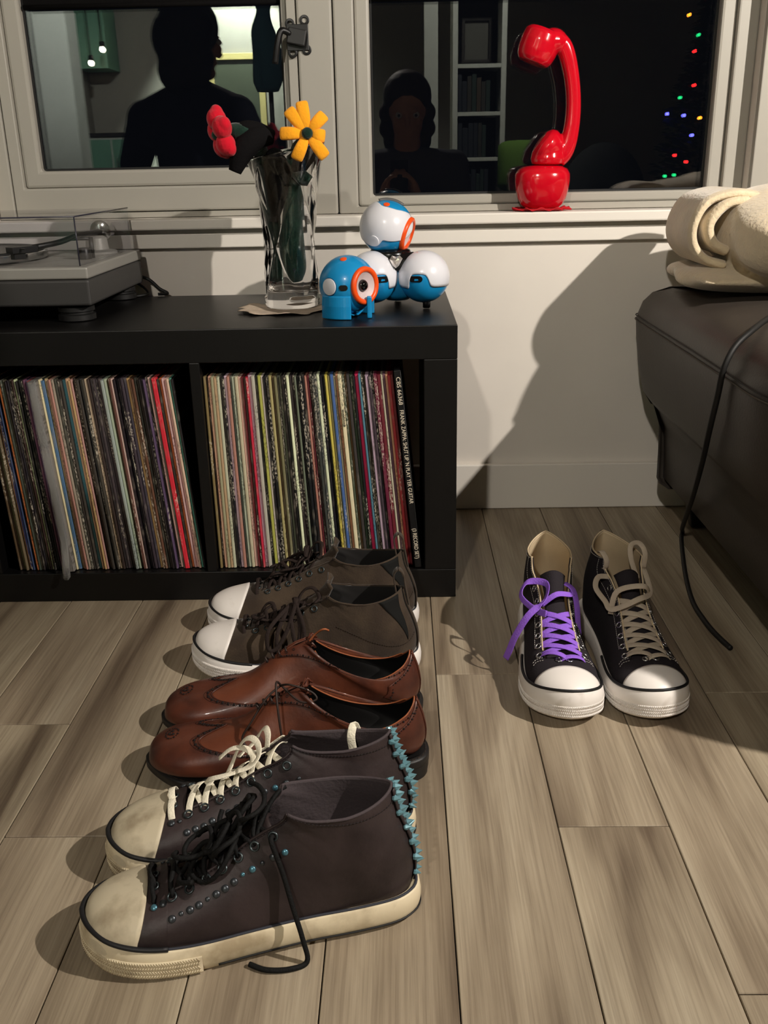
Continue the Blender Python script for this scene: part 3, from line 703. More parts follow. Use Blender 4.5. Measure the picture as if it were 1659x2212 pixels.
def big_robot():
    base = V((-0.085, 0.215, CT)); g = empty('toy_robot', base)
    tag(g, 'larger blue and white toy robot of four round pods, standing behind', 'toy robot', 'toy robots')
    def rel(p): return V(p) - base
    R = 0.0405
    pods = {'left': (-0.128, 0.175, 0.4905), 'right': (-0.045, 0.172, 0.4905), 'rear': (-0.088, 0.265, 0.4905)}
    for nme, c in pods.items():
        c = rel(c); pod = MB().ball((0, 0, 0), R, 48, 32).build('pod', M_rblue, g, loc=c)
        side = {'left': -1, 'right': 1, 'rear': 0}[nme]
        if side:
            # white upper shell with the stepped lower lip round the dark sensor slot
            tab = [(0, 108), (60, 108), (120, 108), (180, 108), (222, 110), (231, 109), (236, 90), (241, 80), (258, 78), (272, 80), (278, 88), (284, 103), (292, 107), (330, 108)] if side > 0 else \
                  [(0, 108), (60, 108), (120, 108), (180, 108), (250, 107), (262, 103), (268, 88), (274, 80), (290, 78), (303, 80), (308, 90), (313, 109), (322, 110)]
            sphere_patch('pod_shell', R+0.0002, (0, 0, 1), (0, 1, 0), rimfn(tab), M_rwhite, pod, (0, 0, 0), 16, 180)
            slot_on('sensor_slot', R+0.0004, (-0.34 if side > 0 else 0.42, -0.93, 0.02), 0.022, 0.0095, M_rblack, pod, (0, 0, 0))
        else:
            sphere_patch('pod_shell', R+0.0002, (0, 0.5, 0.85), (0, 1, 0), lambda p: 85, M_rwhite, pod, (0, 0, 0))
        whl = MB().lathe([(0.004, -0.006), (0.0105, -0.006), (0.0118, -0.004), (0.0118, 0.004), (0.0105, 0.006), (0.004, 0.006)], 28, Matrix.Rotation(PI/2, 4, 'Y'))
        whl.build('wheel', M_rblack, g, loc=(c.x+0.004*side, c.y, 0.0123), autosmooth=40)
    # centre body, black collar with the clear faceted heart, neck
    MB().lathe([(0.018, 0.012), (0.034, 0.022), (0.036, 0.045), (0.030, 0.066), (0.022, 0.078), (0.018, 0.085)], 40, Matrix.Translation(rel((-0.088, 0.200, CT)))).build('body_core', M_rblue, g)
    MB().lathe([(0.030, 0.072), (0.034, 0.078), (0.035, 0.086), (0.032, 0.092), (0.020, 0.096)], 40, Matrix.Translation(rel((-0.099, 0.198, CT)))).build('neck', M_rblack, g)
    yk = MB().loft([[(-0.033, -0.006, 0.030), (0.033, -0.006, 0.030), (0.033, 0.02, 0.030), (-0.033, 0.02, 0.030)], [(-0.024, -0.013, 0.016), (0.024, -0.013, 0.016), (0.024, 0.012, 0.016), (-0.024, 0.012, 0.016)], [(-0.007, -0.012, 0.0), (0.007, -0.012, 0.0), (0.007, 0.012, 0.0), (-0.007, 0.012, 0.0)]])
    yk.build('collar', M_rblack, g, loc=rel((-0.092, 0.170, 0.500)), rot=(math.radians(-14), 0, 0), smooth=False, bevel=0.003)
    gem = MB(); ring = [(-0.010, 0, 0.004), (-0.006, 0, 0.010), (0.0, 0, 0.008), (0.006, 0, 0.010), (0.011, 0, 0.005), (0.005, 0, -0.006), (0.0, 0, -0.010), (-0.005, 0, -0.006)]
    gem.loft([ring, [(x*0.55, -0.003, z*0.55) for x, y, z in ring], [(x*0.1, -0.0022, z*0.1+0.001) for x, y, z in ring]])
    gem.build('chest_gem', mat('facet_silver', (214, 206, 200), 0.18, metal=0.75), g, smooth=False, loc=rel((-0.090, 0.1555, 0.5165)), rot=(math.radians(-14), 0, 0))
    # head
    hc = rel((-0.104, 0.200, 0.5665)); HR = 0.0428
    hd = eyeball_body('head', HR, 0.0260, (0.93, -0.26, -0.30), M_rblue, g, hc)
    ax = V((-0.10, -0.97, 0.10))
    tab = [(0, 80), (25, 80), (38, 60), (52, 47), (75, 43), (98, 48), (112, 74), (125, 92), (150, 96), (180, 92), (198, 84), (215, 66), (232, 56), (248, 46), (262, 30), (285, 32), (310, 42), (330, 58)]
    sphere_patch('head_shell', HR+0.0002, ax, (0, 0, 1), rimfn(tab), M_rwhite, hd, (0, 0, 0), 18, 110)
    disc_on('ear_disc', HR, (-0.46, -0.80, -0.40), 0.0085, 0.0030, M_rwhite, hd, (0, 0, 0))
    disc_on('top_button', HR, (0.02, -0.52, 0.85), 0.0050, 0.0006, M_rorange, hd, (0, 0, 0), 0.5)
    eye(hd, (0, 0, 0), (0.93, -0.26, -0.30), HR, 0.0260)
    arcm = MB().tube([V((0.86*math.sin(a), -0.10, math.cos(a))).normalized()*(HR+0.0006) for a in [math.radians(k) for k in range(-18, 46, 4)]], 0.0030, 8)
    arcm.build('head_band', mat('band_grey', (120, 118, 116), 0.3, trans=0.4), hd)
    box('patch_sticker', (-0.006, -0.0004, -0.0045), (0.007, 0.0004, 0.0045), mat('pale_red_print', (214, 160, 150), 0.5), g, 0, loc=rel((-0.050, 0.160, 0.5285)), rot=(math.radians(-68), 0, math.radians(6)))
big_robot()
def small_robot():
    base = V((-0.165, 0.105, CT)); g = empty('toy_robot', base); tag(g, 'small blue one-eyed ball robot on a blue stand, in front of the vase', 'toy robot', 'toy robots')
    R = 0.0445; c = V((0, 0, 0.0485))
    b = eyeball_body('body_ball', R, 0.0270, (0.74, -0.66, 0.02), M_rblue, g, c)
    eye(b, (0, 0, 0), (0.74, -0.66, 0.02), R, 0.0270)
    disc_on('ear_disc', R, (-0.60, -0.79, 0.02), 0.0125, 0.0016, M_rwhite, b, (0, 0, 0))
    disc_on('ear_disc', R, (0.60, 0.79, 0.02), 0.0125, 0.0016, M_rwhite, b, (0, 0, 0))
    rim = V((-0.60, -0.79, 0.02)).normalized(); M = rim.to_track_quat('Z', 'Y').to_matrix().to_4x4(); M.translation = rim*(math.sqrt(R*R-0.0136**2)-0.0006)
    MB().lathe([(0.0124, -0.001), (0.0137, -0.001), (0.0137, 0.0010), (0.0124, 0.0010), (0.0124, -0.001)], 40, M, caps=(False, False)).build('ear_rim', mat('dark_blue', (16, 70, 110), 0.4), b)
    slot_on('sensor_slot', R, (-0.10, -0.985, 0.0), 0.0135, 0.0085, M_rblack, b, (0, 0, 0))
    disc_on('top_button', R, (-0.10, -0.42, 0.90), 0.0052, 0.0006, M_rorange, b, (0, 0, 0), 0.5)
    # stand: two curved cheeks joined by a cradle strap
    a0 = math.atan2(-0.79, -0.60)
    for a, s, h0 in ((a0+0.20, 1.0, 0.036), (a0+PI+0.2, 1.0, 0.036), ):
        bl = MB(); rings = []
        for z in (0.0006, 0.003, 0.020, 0.034, 0.037):
            ring = []
            for rr_, da in [(R*0.80, -0.62)] + [(R*1.02, -0.66+1.26*q/14) for q in range(15)] + [(R*0.80, 0.56)]:
                k = (1.0 if z < 0.03 else (0.97 if z < 0.035 else 0.93))
                ring.append((rr_*k*math.cos(a+da), rr_*k*math.sin(a+da), z))
            rings.append(ring)
        bl.loft(rings).build('stand_cheek', M_rblue, g, smooth=False, bevel=0.0018, seg=3)
    st = MB().tube([V((math.cos(a0+0.2)*x, math.sin(a0+0.2)*x, 0.0485-math.sqrt((R+0.0016)**2-x*x))) for x in [-0.040+0.005*i for i in range(17)]], 1.0, flat=(0.030, 0.003), up=V((0, 0, 1)))
    st.build('stand_strap', M_rblue, g)
    MB().box((0.030, -0.032, 0.0006), (0.0375, -0.024, 0.034)).build('stand_post', M_rblue, g, smooth=False, bevel=0.002)
small_robot()

# ================================================================== RED TELEPHONE SCULPTURE ON THE SILL
M_red = mat('red_gloss', (206, 10, 32), 0.16, 0.6, coat=0.6)
def phone():
    base = V((0.177, 0.428, 0.5765)); g = empty('telephone_sculpture', base)
    tag(g, 'glossy red telephone handset balanced on end on a round red base, on the sill', 'sculpture')
    q = lambda x, z, y=0.428: V((x, y, z)) - base
    # pot-like base
    b = MB(); n = 48; rings = []
    for z, r in ((0.004, 0.020), (0.006, 0.030), (0.012, 0.037), (0.022, 0.0430), (0.036, 0.0465), (0.052, 0.0485), (0.064, 0.0480), (0.072, 0.0435), (0.077, 0.034), (0.079, 0.018)):
        rings.append([(r*1.02*math.copysign(abs(math.cos(2*PI*i/n))**0.86, math.cos(2*PI*i/n)), r*0.90*math.copysign(abs(math.sin(2*PI*i/n))**0.86, math.sin(2*PI*i/n)), z) for i in range(n)])
    b.loft(rings).build('round_base', M_red, g)
    # ragged skirt the base stands on
    s = MB(); rings = []
    for k, rr in enumerate((0.012, 0.034, 0.042, 0.050)):
        rings.append([(rr*(1+0.10*math.sin(7*a+k)*(k > 1)+0.05*math.sin(13*a)*(k > 1))*math.cos(a)*1.02, rr*0.76*(1+0.08*math.sin(5*a)*(k > 1))*math.sin(a), 0.0025+(0.0028*math.sin(11*a+1)+0.0020)*(k == 3)+0.002*(k == 1)) for a in [2*PI*i/84 for i in range(84)]])
    s.loft(rings, True, (True, False)).build('ragged_skirt', mat('red_felt_skirt', (190, 12, 30), 0.8), g, solid=(0.0016, 0))
    # handset: curved grip plus two cups, fused to one smooth body
    h = MB()
    grip = smoothpath([q(0.192, 0.862), q(0.207, 0.846), q(0.218, 0.815), q(0.2255, 0.775), q(0.227, 0.735), q(0.2225, 0.700), q(0.214, 0.676), q(0.203, 0.664)], 6)
    R = [interp([(0, 0.014), (0.15, 0.0150), (0.4, 0.0135), (0.6, 0.0140), (0.85, 0.0165), (1, 0.016)], i/(len(grip)-1))[0] for i in range(len(grip))]
    rings = []
    for i, p in enumerate(grip):
        t = (grip[min(i+1, len(grip)-1)]-grip[max(i-1, 0)]).normalized(); nx = V((t.z, 0, -t.x)); ny = V((0, 1, 0))
        rings.append([p + (nx*math.copysign(abs(math.cos(a))**0.7, math.cos(a))*0.95 + ny*math.copysign(abs(math.sin(a))**0.7, math.sin(a))*1.25)*R[i] for a in [2*PI*k/24 for k in range(24)]])
    h.loft(rings)
    def cup(c, d, prof):
        d = V(d).normalized(); M = d.to_track_quat('Z', 'Y').to_matrix().to_4x4(); M.translation = c
        h.lathe(prof, 40, M)
    # earpiece (top): opens down-left
    cup(q(0.163, 0.850), (-0.36, 0, -0.93), [(0.010, -0.028), (0.026, -0.0265), (0.0325, -0.020), (0.0345, -0.006), (0.0340, 0.010), (0.0310, 0.022), (0.026, 0.029), (0.010, 0.031)])
    h.ball(q(0.186, 0.856), (0.026, 0.028, 0.022))
    # mouthpiece (bottom): bulges up-left, flat foot on the base
    cup(q(0.186, 0.684), (-0.80, 0, 0.60), [(0.008, -0.022), (0.024, -0.018), (0.031, -0.004), (0.0325, 0.006), (0.029, 0.014), (0.020, 0.020), (0.006, 0.022)])
    cup(q(0.186, 0.666), (0, 0, -1), [(0.010, -0.02), (0.029, -0.012), (0.0315, 0.0), (0.029, 0.008), (0.024, 0.0105)])
    h.build('handset', M_red, g, remesh=0.0016, smoothit=5)
phone()

# ================================================================== SOFA, BLANKET, LAMP CORD
M_leather = mat('dark_leather', (64, 58, 53), 0.42, 0.4, var=0.12, vscale=12, bump=0.15, bscale=260)
M_thread = mat('sofa_thread', (84, 76, 68), 0.7)
SOFA_PLAN = [(0.352, 0.345), (0.338, 0.315), (0.337, 0.20), (0.338, 0.0), (0.338, -0.18), (0.340, -0.30), (0.372, -0.40), (0.440, -0.49), (0.540, -0.565), (0.660, -0.60), (0.90, -0.61), (1.40, -0.61), (1.52, -0.57), (1.55, -0.40), (1.55, 0.20), (1.52, 0.34), (1.40, 0.362), (0.80, 0.364), (0.46, 0.366), (0.38, 0.362)]
def plan_ring(ins, z, k=6):
    P = smoothpath([(x, y, 0) for x, y in SOFA_PLAN], k, True); n = len(P); out = []
    for i in range(n):
        t = (P[(i+1) % n]-P[i-1]).normalized(); nr = V((-t.y, t.x, 0))      # plan runs clockwise seen from... inward side fixed below
        c = V((0.95, -0.12, 0)) - P[i]
        if nr.dot(c) < 0: nr = -nr
        p = P[i] + nr*ins; out.append((p.x, p.y, z))
    return out
def sofa():
    g = empty('leather_sofa', (0, 0, 0)); tag(g, 'dark brown-grey leather sofa end on the right, with a folded blanket', 'sofa')
    lower = [(0.110, 0.092), (0.078, 0.094), (0.068, 0.102), (0.066, 0.15), (0.062, 0.20), (0.046, 0.238), (0.034, 0.250), (0.05, 0.252)]
    MB().loft([plan_ring(a, z) for a, z in lower]).build('sofa_base', M_leather, g)
    top = [(0.07, 0.236), (0.040, 0.240), (0.022, 0.262), (0.010, 0.31), (0.003, 0.36), (0.0, 0.392), (0.0015, 0.398), (0.003, 0.404), (0.010, 0.424), (0.026, 0.440), (0.055, 0.4505), (0.10, 0.456), (0.17, 0.459)]
    MB().loft([plan_ring(a, z) for a, z in top]).build('seat_cushion', M_leather, g)
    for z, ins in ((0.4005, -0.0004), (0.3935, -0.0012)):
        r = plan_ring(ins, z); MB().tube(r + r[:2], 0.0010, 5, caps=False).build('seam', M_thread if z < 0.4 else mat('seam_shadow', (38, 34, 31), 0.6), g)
    for x, y, sx in ((0.475, 0.300, 1), (0.56, -0.42, 1), (1.42, -0.50, -1), (1.42, 0.30, -1)):
        f = MB().loft([[(x-0.010, y-0.010, 0.0006), (x+0.022*sx, y-0.010, 0.0006), (x+0.022*sx, y+0.010, 0.0006), (x-0.010, y+0.010, 0.0006)], [(x-0.030, y-0.028, 0.098), (x+0.04, y-0.028, 0.098), (x+0.04, y+0.028, 0.098), (x-0.030, y+0.028, 0.098)]])
        f.build('foot', M_black, g, smooth=False, bevel=0.003)
sofa()
M_fleece = mat('cream_fleece', (222, 204, 172), 0.95, 0.1, var=0.10, vscale=18, bump=0.8, bscale=180, sheen=0.5)
def blanket():
    o = V((0.50, 0.16, 0.4605)); g = empty('folded_blanket', o); tag(g, 'cream fleece blanket folded in a thick bundle on the leather sofa', 'blanket')
    def slab(b, x0, x1, y0, y1, z0, z1, e, seed):
        n = 40; rings = []; cx, cz, hx, hz = (x0+x1)/2, (z0+z1)/2, (x1-x0)/2, (z1-z0)/2; m = 22
        for j in range(m+1):
            t = j/m; y = y0+(y1-y0)*t; k = max(0.06, 1-abs(2*t-1)**4)**0.5; ring = []
            for i in range(n):
                a = 2*PI*i/n; px = hx*math.copysign(abs(math.cos(a))**e, math.cos(a))*(0.9+0.1*k); pz = hz*math.copysign(abs(math.sin(a))**e, math.sin(a))*k*(1 if math.sin(a) < 0 else 0.45+0.55*min(1.0, t/0.5))
                w_ = 0.0035*math.sin(9*t+seed+a*2)+0.0025*math.sin(15*t+a*3+seed*2)
                ring.append(V((cx+px+w_, y+0.004*math.sin(a*2+seed)*k, max(0.4615, cz+pz+w_*0.6)))-o)
            rings.append(ring)
        b.loft(rings)
    b = MB(); slab(b, 0.372, 0.86, 0.075, 0.320, 0.4615, 0.505, 0.6, 0.4); slab(b, 0.426, 0.86, 0.002, 0.300, 0.475, 0.628, 0.62, 2.1)
    slab(b, 0.50, 0.90, -0.01, 0.25, 0.480, 0.640, 0.7, 4.0)
    b.build('blanket_bundle', M_fleece, g, remesh=0.0045, smoothit=6)
    # the rolled left end: an outer turn and the inner turn it wraps
    def turn(name, pts, w_, th, y):
        P = smoothpath([V((x, y, z))-o for x, z in pts], 8); MB().tube(P, 1.0, flat=(w_, th), up=[V((0, 1, 0)).cross((P[min(i+1, len(P)-1)]-P[max(i-1, 0)]).normalized()) for i in range(len(P))]).build(name, M_fleece, g, remesh=0.0022, smoothit=6)
    turn('outer_turn', [(0.470, 0.606), (0.432, 0.610), (0.394, 0.598), (0.376, 0.566), (0.378, 0.535), (0.398, 0.512), (0.430, 0.502)], 0.15, 0.015, 0.215)
    turn('inner_turn', [(0.455, 0.600), (0.425, 0.596), (0.405, 0.578), (0.398, 0.558), (0.408, 0.536), (0.430, 0.524)], 0.13, 0.016, 0.200)
blanket()
cable('lamp_cord', [(0.60, 0.00, 0.4645), (0.47, -0.05, 0.4640), (0.415, -0.105, 0.4610), (0.371, -0.158, 0.4515), (0.3435, -0.18, 0.435), (0.3300, -0.187, 0.408), (0.330, -0.175, 0.37), (0.334, -0.145, 0.315), (0.350, -0.08, 0.247), (0.377, 0.03, 0.155), (0.42, 0.20, 0.04), (0.440, 0.262, 0.0045), (0.426, 0.218, 0.0042), (0.392, 0.074, 0.0042), (0.373, -0.033, 0.0042), (0.371, -0.098, 0.0042), (0.374, -0.143, 0.0042), (0.382, -0.188, 0.0042)], 0.0040, 'black cord hanging over the sofa side and trailing onto the floor', mat('cord_black', (16, 15, 14), 0.6), 'cord')
# ================================================================== SHOES
# local frame: heel at the origin, toe along +x, outer (lateral) side +y or -y by 'side', z up
HI = [  # t, Tx, Tz, Bx, Bz, halfwidth, top exponent, bottom exponent, egg
    (0, .310, .034, .312, .014, .006, 2.0, 2.4, .10), (1, .3045, .0435, .308, .010, .0240, 2.1, 3.0, .10), (2, .288, .0525, .295, .010, .0385, 2.1, 3.6, .10),
    (3, .265, .0595, .272, .010, .0455, 2.1, 4.0, .08), (4, .240, .0660, .248, .010, .0475, 2.1, 4.0, .08), (5, .212, .0755, .216, .010, .0445, 2.0, 4.0, .14),
    (6, .184, .0895, .176, .010, .0395, 2.0, 4.0, .22), (7, .162, .106, .120, .010, .0350, 2.0, 4.0, .20), (8, .147, .117, .060, .010, .0352, 2.1, 3.4, .10),
    (9, .140, .1235, .014, .012, .0355, 2.2, 2.6, .04), (10, .1365, .1265, .002, .030, .0355, 2.2, 2.3, .0), (11, .1335, .1290, .001, .055, .0350, 2.2, 2.2, .0),
    (12, .1315, .1310, .007, .080, .0340, 2.5, 2.0, .0), (13, .1298, .1322, .016, .105, .0330, 2.8, 1.75, .0), (14, .1285, .1332, .020, .128, .0325, 3.0, 1.6, .0)]
LO = [
    (0, .318, .026, .320, .014, .004, 2.0, 2.4, .10), (1, .312, .034, .316, .011, .022, 2.0, 2.6, .10), (2, .296, .0430, .304, .010, .0360, 2.0, 2.8, .10),
    (3, .272, .0500, .281, .010, .0440, 2.0, 3.0, .10), (4, .242, .0570, .251, .010, .0440, 2.0, 3.0, .12), (5, .214, .0670, .216, .010, .0410, 1.9, 3.0, .18),
    (6, .190, .083, .182, .010, .0360, 1.8, 3.0, .24), (7, .170, .0945, .130, .012, .0315, 1.8, 3.0, .24), (8, .156, .1025, .070, .020, .0315, 1.8, 2.8, .20),
    (9, .148, .1065, .020, .024, .0325, 1.8, 2.4, .14), (10, .1445, .1085, .004, .034, .0345, 1.9, 2.3, .10), (11, .1420, .1098, .000, .050, .0335, 1.9, 2.2, .06),
    (12, .1400, .1108, .003, .068, .0320, 2.0, 2.1, .04), (13, .1385, .1115, .007, .080, .0305, 2.0, 2.1, .02), (14, .1370, .1122, .011, .090, .0295, 2.0, 2.1, .0)]
OUT_HI = [(-.004, 0), (-.002, .015), (.006, .027), (.025, .0365), (.06, .0400), (.11, .0405), (.16, .0452), (.20, .0508), (.235, .0535), (.265, .0512), (.289, .0425), (.305, .0275), (.313, .0125), (.3155, 0)]
OUT_LO = [(-.005, 0), (-.003, .014), (.005, .026), (.025, .0350), (.06, .0375), (.11, .0375), (.16, .0430), (.20, .0490), (.235, .0515), (.265, .0490), (.292, .0395), (.312, .0240), (.323, .0110), (.326, 0)]
class Shoe:
    def __init__(s, keys, outline, scale=1.0, side=1, bend=0.010, hscale=1.0, spring=0.010, sag=0.0, wscale=1.0, pinch=1.0):
        s.pin = pinch
        s.K = keys; s.O = outline; s.sc = scale; s.side = side; s.bd = bend; s.h = hscale; s.sp = spring; s.sag = sag; s.w = wscale
        n = 280; P = []
        for i in range(n+1):
            r = interp(keys, 14*i/n); P.append((14*i/n, r[0], r[1]*(1+(hscale-1)*min(1.0, max(0.0, (14*i/n-4)/4)))))
        s.arc = [(0.0, 0.0)]
        for a, b in zip(P, P[1:]): s.arc.append((s.arc[-1][0]+math.hypot(b[1]-a[1], b[2]-a[2]), b[0]))
    def t_at(s, d):
        """section parameter at arc length d (m) along the instep from the toe"""
        d = d/s.sc
        for a, b in zip(s.arc, s.arc[1:]):
            if b[0] >= d: return a[1]+(b[1]-a[1])*(d-a[0])/max(1e-9, b[0]-a[0])
        return 14.0
    def warp(s, x, y, z):
        q = max(0.0, (x-.20)/.115); z += s.sp*q*q
        u = (x-.06)/.25
        y += -s.side*s.bd*(u*u*1.25-0.35*u) * (1 if x > .06 else 0.0)
        return V((x*s.sc, y*s.sc*s.w, z*s.sc))
    def raw(s, t, f):
        Tx, Tz, Bx, Bz, w, nt_, nb, eg = interp(s.K, t); w *= 1-(1-s.pin)*min(1.0, max(0.0, (t-8.5)/4.5)); hk = 1+(s.h-1)*min(1.0, max(0.0, (t-4)/4)); Tz *= hk; Bz *= (s.h if Bz > 0.02 else 1)
        c, sn = math.cos(f), math.sin(f); n = nt_ if c > 0 else nb
        cc = math.copysign(abs(c)**(2/n), c); ss = math.copysign(abs(sn)**(2/n), sn)
        x = (Tx+Bx)/2 + (Tx-Bx)/2*cc; z = (Tz+Bz)/2 + (Tz-Bz)/2*cc; y = w*ss*(1-eg*cc)
        if s.sag and t > 7:
            q = (t-7)/7; z -= s.sag*q*q*(abs(sn)**1.4)
        return x, y, z
    def pt(s, t, f, off=0.0):
        p = s.warp(*s.raw(t, f))
        if off:
            p = p + s.nrm(t, f)*off
        return p
    def nrm(s, t, f):
        e = 0.02
        a = s.warp(*s.raw(min(14, t+e), f)) - s.warp(*s.raw(max(0.02, t-e), f)); b = s.warp(*s.raw(t, f+e)) - s.warp(*s.raw(t, f-e))
        n = a.cross(b)
        if n.length < 1e-12: return V((1, 0, 0))
        n.normalize()
        c = interp(s.K, t); ctr = s.warp((c[0]+c[2])/2, 0, (c[1]*s.h+c[3])/2)
        if n.dot(s.warp(*s.raw(t, f))-ctr) < 0: n = -n
        return n
    def outline(s, n=120, grow=0.0):
        half = smoothpath([(x, y, 0) for x, y in s.O], 8)
        pts = [(p.x, p.y) for p in half] + [(p.x, -p.y) for p in half[-2:0:-1]]
        # resample evenly
        L = [0.0]; m = len(pts)
        for i in range(m):
            a, b = pts[i], pts[(i+1) % m]; L.append(L[-1]+math.hypot(b[0]-a[0], b[1]-a[1]))
        out = []; j = 0
        for k in range(n):
            d = L[-1]*k/n
            while L[j+1] < d: j += 1
            a, b = pts[j], pts[(j+1) % m]; u = (d-L[j])/max(1e-9, L[j+1]-L[j])
            out.append((a[0]+(b[0]-a[0])*u, a[1]+(b[1]-a[1])*u))
        if grow:
            g = []
            for i in range(n):
                a, b = out[i-1], out[(i+1) % n]; tx, ty = b[0]-a[0], b[1]-a[1]; l = math.hypot(tx, ty) or 1
                nx, ny = ty/l, -tx/l
                if nx*(out[i][0]-0.15)*0.2 + ny*out[i][1] < 0: nx, ny = -nx, -ny
                g.append((out[i][0]+nx*grow, out[i][1]+ny*grow))
            out = g
        return out
    def patch(s, name, fn, nu, nv, m, parent, off=0.0012, thick=0.0010, closed=False):
        """skin over part of the surface: fn(u,v)->(t,phi)"""
        rings = []
        for i in range(nu+1):
            rings.append([s.pt(*fn(i/nu, j/nv), off) for j in range(nv+1)])
        return MB().loft(rings, closed, (False, False)).build(name, m, parent, solid=(thick, -1))

def shoe_upper(S, parent, m_out, m_in, ta, open0, open1, name='upper', nT=72, nF=56, t1=14.0, curve=0.8, thick=0.0024, pinch=None):
    """upper with a throat that starts at section ta and opens from open0 to open1 (half angle, rad)"""
    rings = []; ts = []
    for i in range(nT+1):
        t = 0.15+(t1-0.15)*i/nT; ts.append(t)
    ts = sorted(ts + [ta-0.01, ta+0.01])
    for t in ts:
        h = 0.0 if t < ta else open0+(open1-open0)*((t-ta)/(t1-ta))**curve
        rings.append([S.pt(t, h + (2*PI-2*h)*j/nF) for j in range(nF+1)])
    b = MB().loft(rings, False, (False, False))
    b.f.append(tuple(range(nF))); b.m.append(0)
    o = b.build(name, [m_out, m_in], parent, solid=(thick, -1, 1, 0))
    S.ta, S.o0, S.o1, S.t1, S.cv = ta, open0, open1, t1, curve
    return o
def throat(S, t): return 0.0 if t < S.ta else S.o0+(S.o1-S.o0)*((t-S.ta)/(S.t1-S.ta))**S.cv
def sidewall(S, parent, m, hfn, name='sole', z0=0.0008, inset=0.003, n=140, bulge=0.0015):
    rings = []
    for g, k in ((-0.010, 0.0), (-inset, 0.0), (-0.0008, 0.10), (bulge*0.7, 0.35), (bulge, 0.6), (0.0, 0.95), (-0.0015, 1.0), (-0.006, 0.99), (-0.011, 0.75)):
        rings.append([S.warp(x, y, z0/S.sc + k*hfn(x)) for x, y in S.outline(n, g)])
    return MB().loft(rings, True, (True, True)).build(name, m, parent)
def band(S, parent, m, name, zfn, r, grow, n=140, x0=-1, x1=9, flat=None, both=True):
    o = S.outline(n, grow); idx = [i for i in range(n) if x0 <= o[i][0] <= x1]
    if len(idx) < n:      # contiguous run through the toe (outline starts at the heel)
        P = [S.warp(o[i][0], o[i][1], zfn(o[i][0])) for i in idx]
        return MB().tube(P, r if not flat else 1.0, 8, flat=flat, up=V((0, 0, 1)) if not flat else None).build(name, m, parent)
    P = [S.warp(x, y, zfn(x)) for x, y in o]; P += P[:2]
    return MB().tube(P, r, 8, caps=False).build(name, m, parent)
def eyelet_mesh(ro=0.0049, ri=0.0028):
    b = MB(); rings = []
    for k in range(9):
        a = 2*PI*k/8; rr = (ro+ri)/2+(ro-ri)/2*math.cos(a); rings.append([(rr*math.cos(2*PI*i/18), rr*math.sin(2*PI*i/18), 0.0011*math.sin(a)) for i in range(18)])
    b.loft(rings, True, (False, False)); o = b.build('eyelet', M_black); me = o.data; bpy.data.objects.remove(o); me.materials.clear(); return me
def place(name, me, p, n, parent, spin=0.0):
    o = bpy.data.objects.new(name, me); COL.objects.link(o); o.parent = parent; o.location = p
    o.rotation_euler = (V(n).to_track_quat('Z', 'Y') @ Euler((0, 0, spin)).to_quaternion()).to_euler(); return o
def dashes(S, line, m, parent, name='stitching', dl=0.0022, gap=0.0012, r=0.00038, off=0.0008):
    """stitches along a list of (t,phi)"""
    P = [S.pt(t, f, off) for t, f in line]; b = MB(); L = [0.0]
    for a, c in zip(P, P[1:]): L.append(L[-1]+(c-a).length)
    def at(d):
        for i in range(len(P)-1):
            if L[i+1] >= d: return P[i].lerp(P[i+1], (d-L[i])/max(1e-9, L[i+1]-L[i]))
        return P[-1]
    d = 0.0
    while d+dl < L[-1]:
        b.tube([at(d), at(d+dl)], r, 4); d += dl+gap
    o = b.build(name, m, parent); o['kind'] = 'stuff'; return o
def bez(a, b, c, d, n=10):
    out = []
    for i in range(n+1):
        t = i/n; out.append(a*(1-t)**3 + b*3*t*(1-t)**2 + c*3*t*t*(1-t) + d*t**3)
    return out
def lace_cross(S, tA, fA, tB, fB, lift, off=0.002):
    """points of one crossing from (tA,fA) over the throat to (tB,fB)"""
    A, B = S.pt(tA, fA, off), S.pt(tB, fB, off); nA, nB = S.nrm(tA, fA), S.nrm(tB, fB)
    tm = (tA+tB)/2; up = S.nrm(tm, 0.0)
    d = (A-B).length
    P = bez(A - nA*0.004, A + (B-A)*0.22 + nA*0.004 + up*lift, B + (A-B)*0.22 + nB*0.004 + up*lift, B - nB*0.004, 12)
    U = [(nA*(1-i/12) + nB*(i/12) + up*0.6).normalized() for i in range(13)]
    return P, U
def tongue(S, parent, m, t0, t1, half, drop, name='tongue', m_edge=None, lift=0.0, extra=0.0):
    rings = []; nV = 14; nU = 16
    for i in range(nU+1):
        u = i/nU; t = t0+(t1-t0)*u; hw = half*(0.75+0.25*u)
        ring = []
        for j in range(nV+1):
            v = -1+2*j/nV; p = S.pt(min(t, 14), v*hw) - S.nrm(min(t, 14), v*hw)*(drop + 0.002*math.cos(v*PI/2))
            ring.append(p + V((-0.35*extra*u*u, 0, extra*u*u)))
        rings.append(ring)
    return MB().loft(rings, False, (False, False)).build(name, m, parent, solid=(0.003, 0))
EYE = eyelet_mesh()
def eyelets(S, parent, ds, dphi, m, me=None, side=(1, -1)):
    """one eyelet each side at arc lengths ds; returns [(t, phi)] """
    me = (me or EYE).copy(); me.materials.append(m); out = []
    for d in ds:
        t = S.t_at(d); f = throat(S, t)+dphi
        for k in side: place('eyelet', me, S.pt(t, k*f, 0.0008), S.nrm(t, k*f), parent)
        out.append((t, f))
    return out
def toe_cap(S, parent, m, tcap, off=0.0016, name='toe_cap', cv=0.9):
    def fn(u, v):
        f = (v*2-1)*2.05
        te = tcap - cv*(abs(f)/2.05)**1.6*0.55
        return (0.12+(te-0.12)*u, f)
    return S.patch(name, fn, 18, 40, m, parent, off, 0.0016)
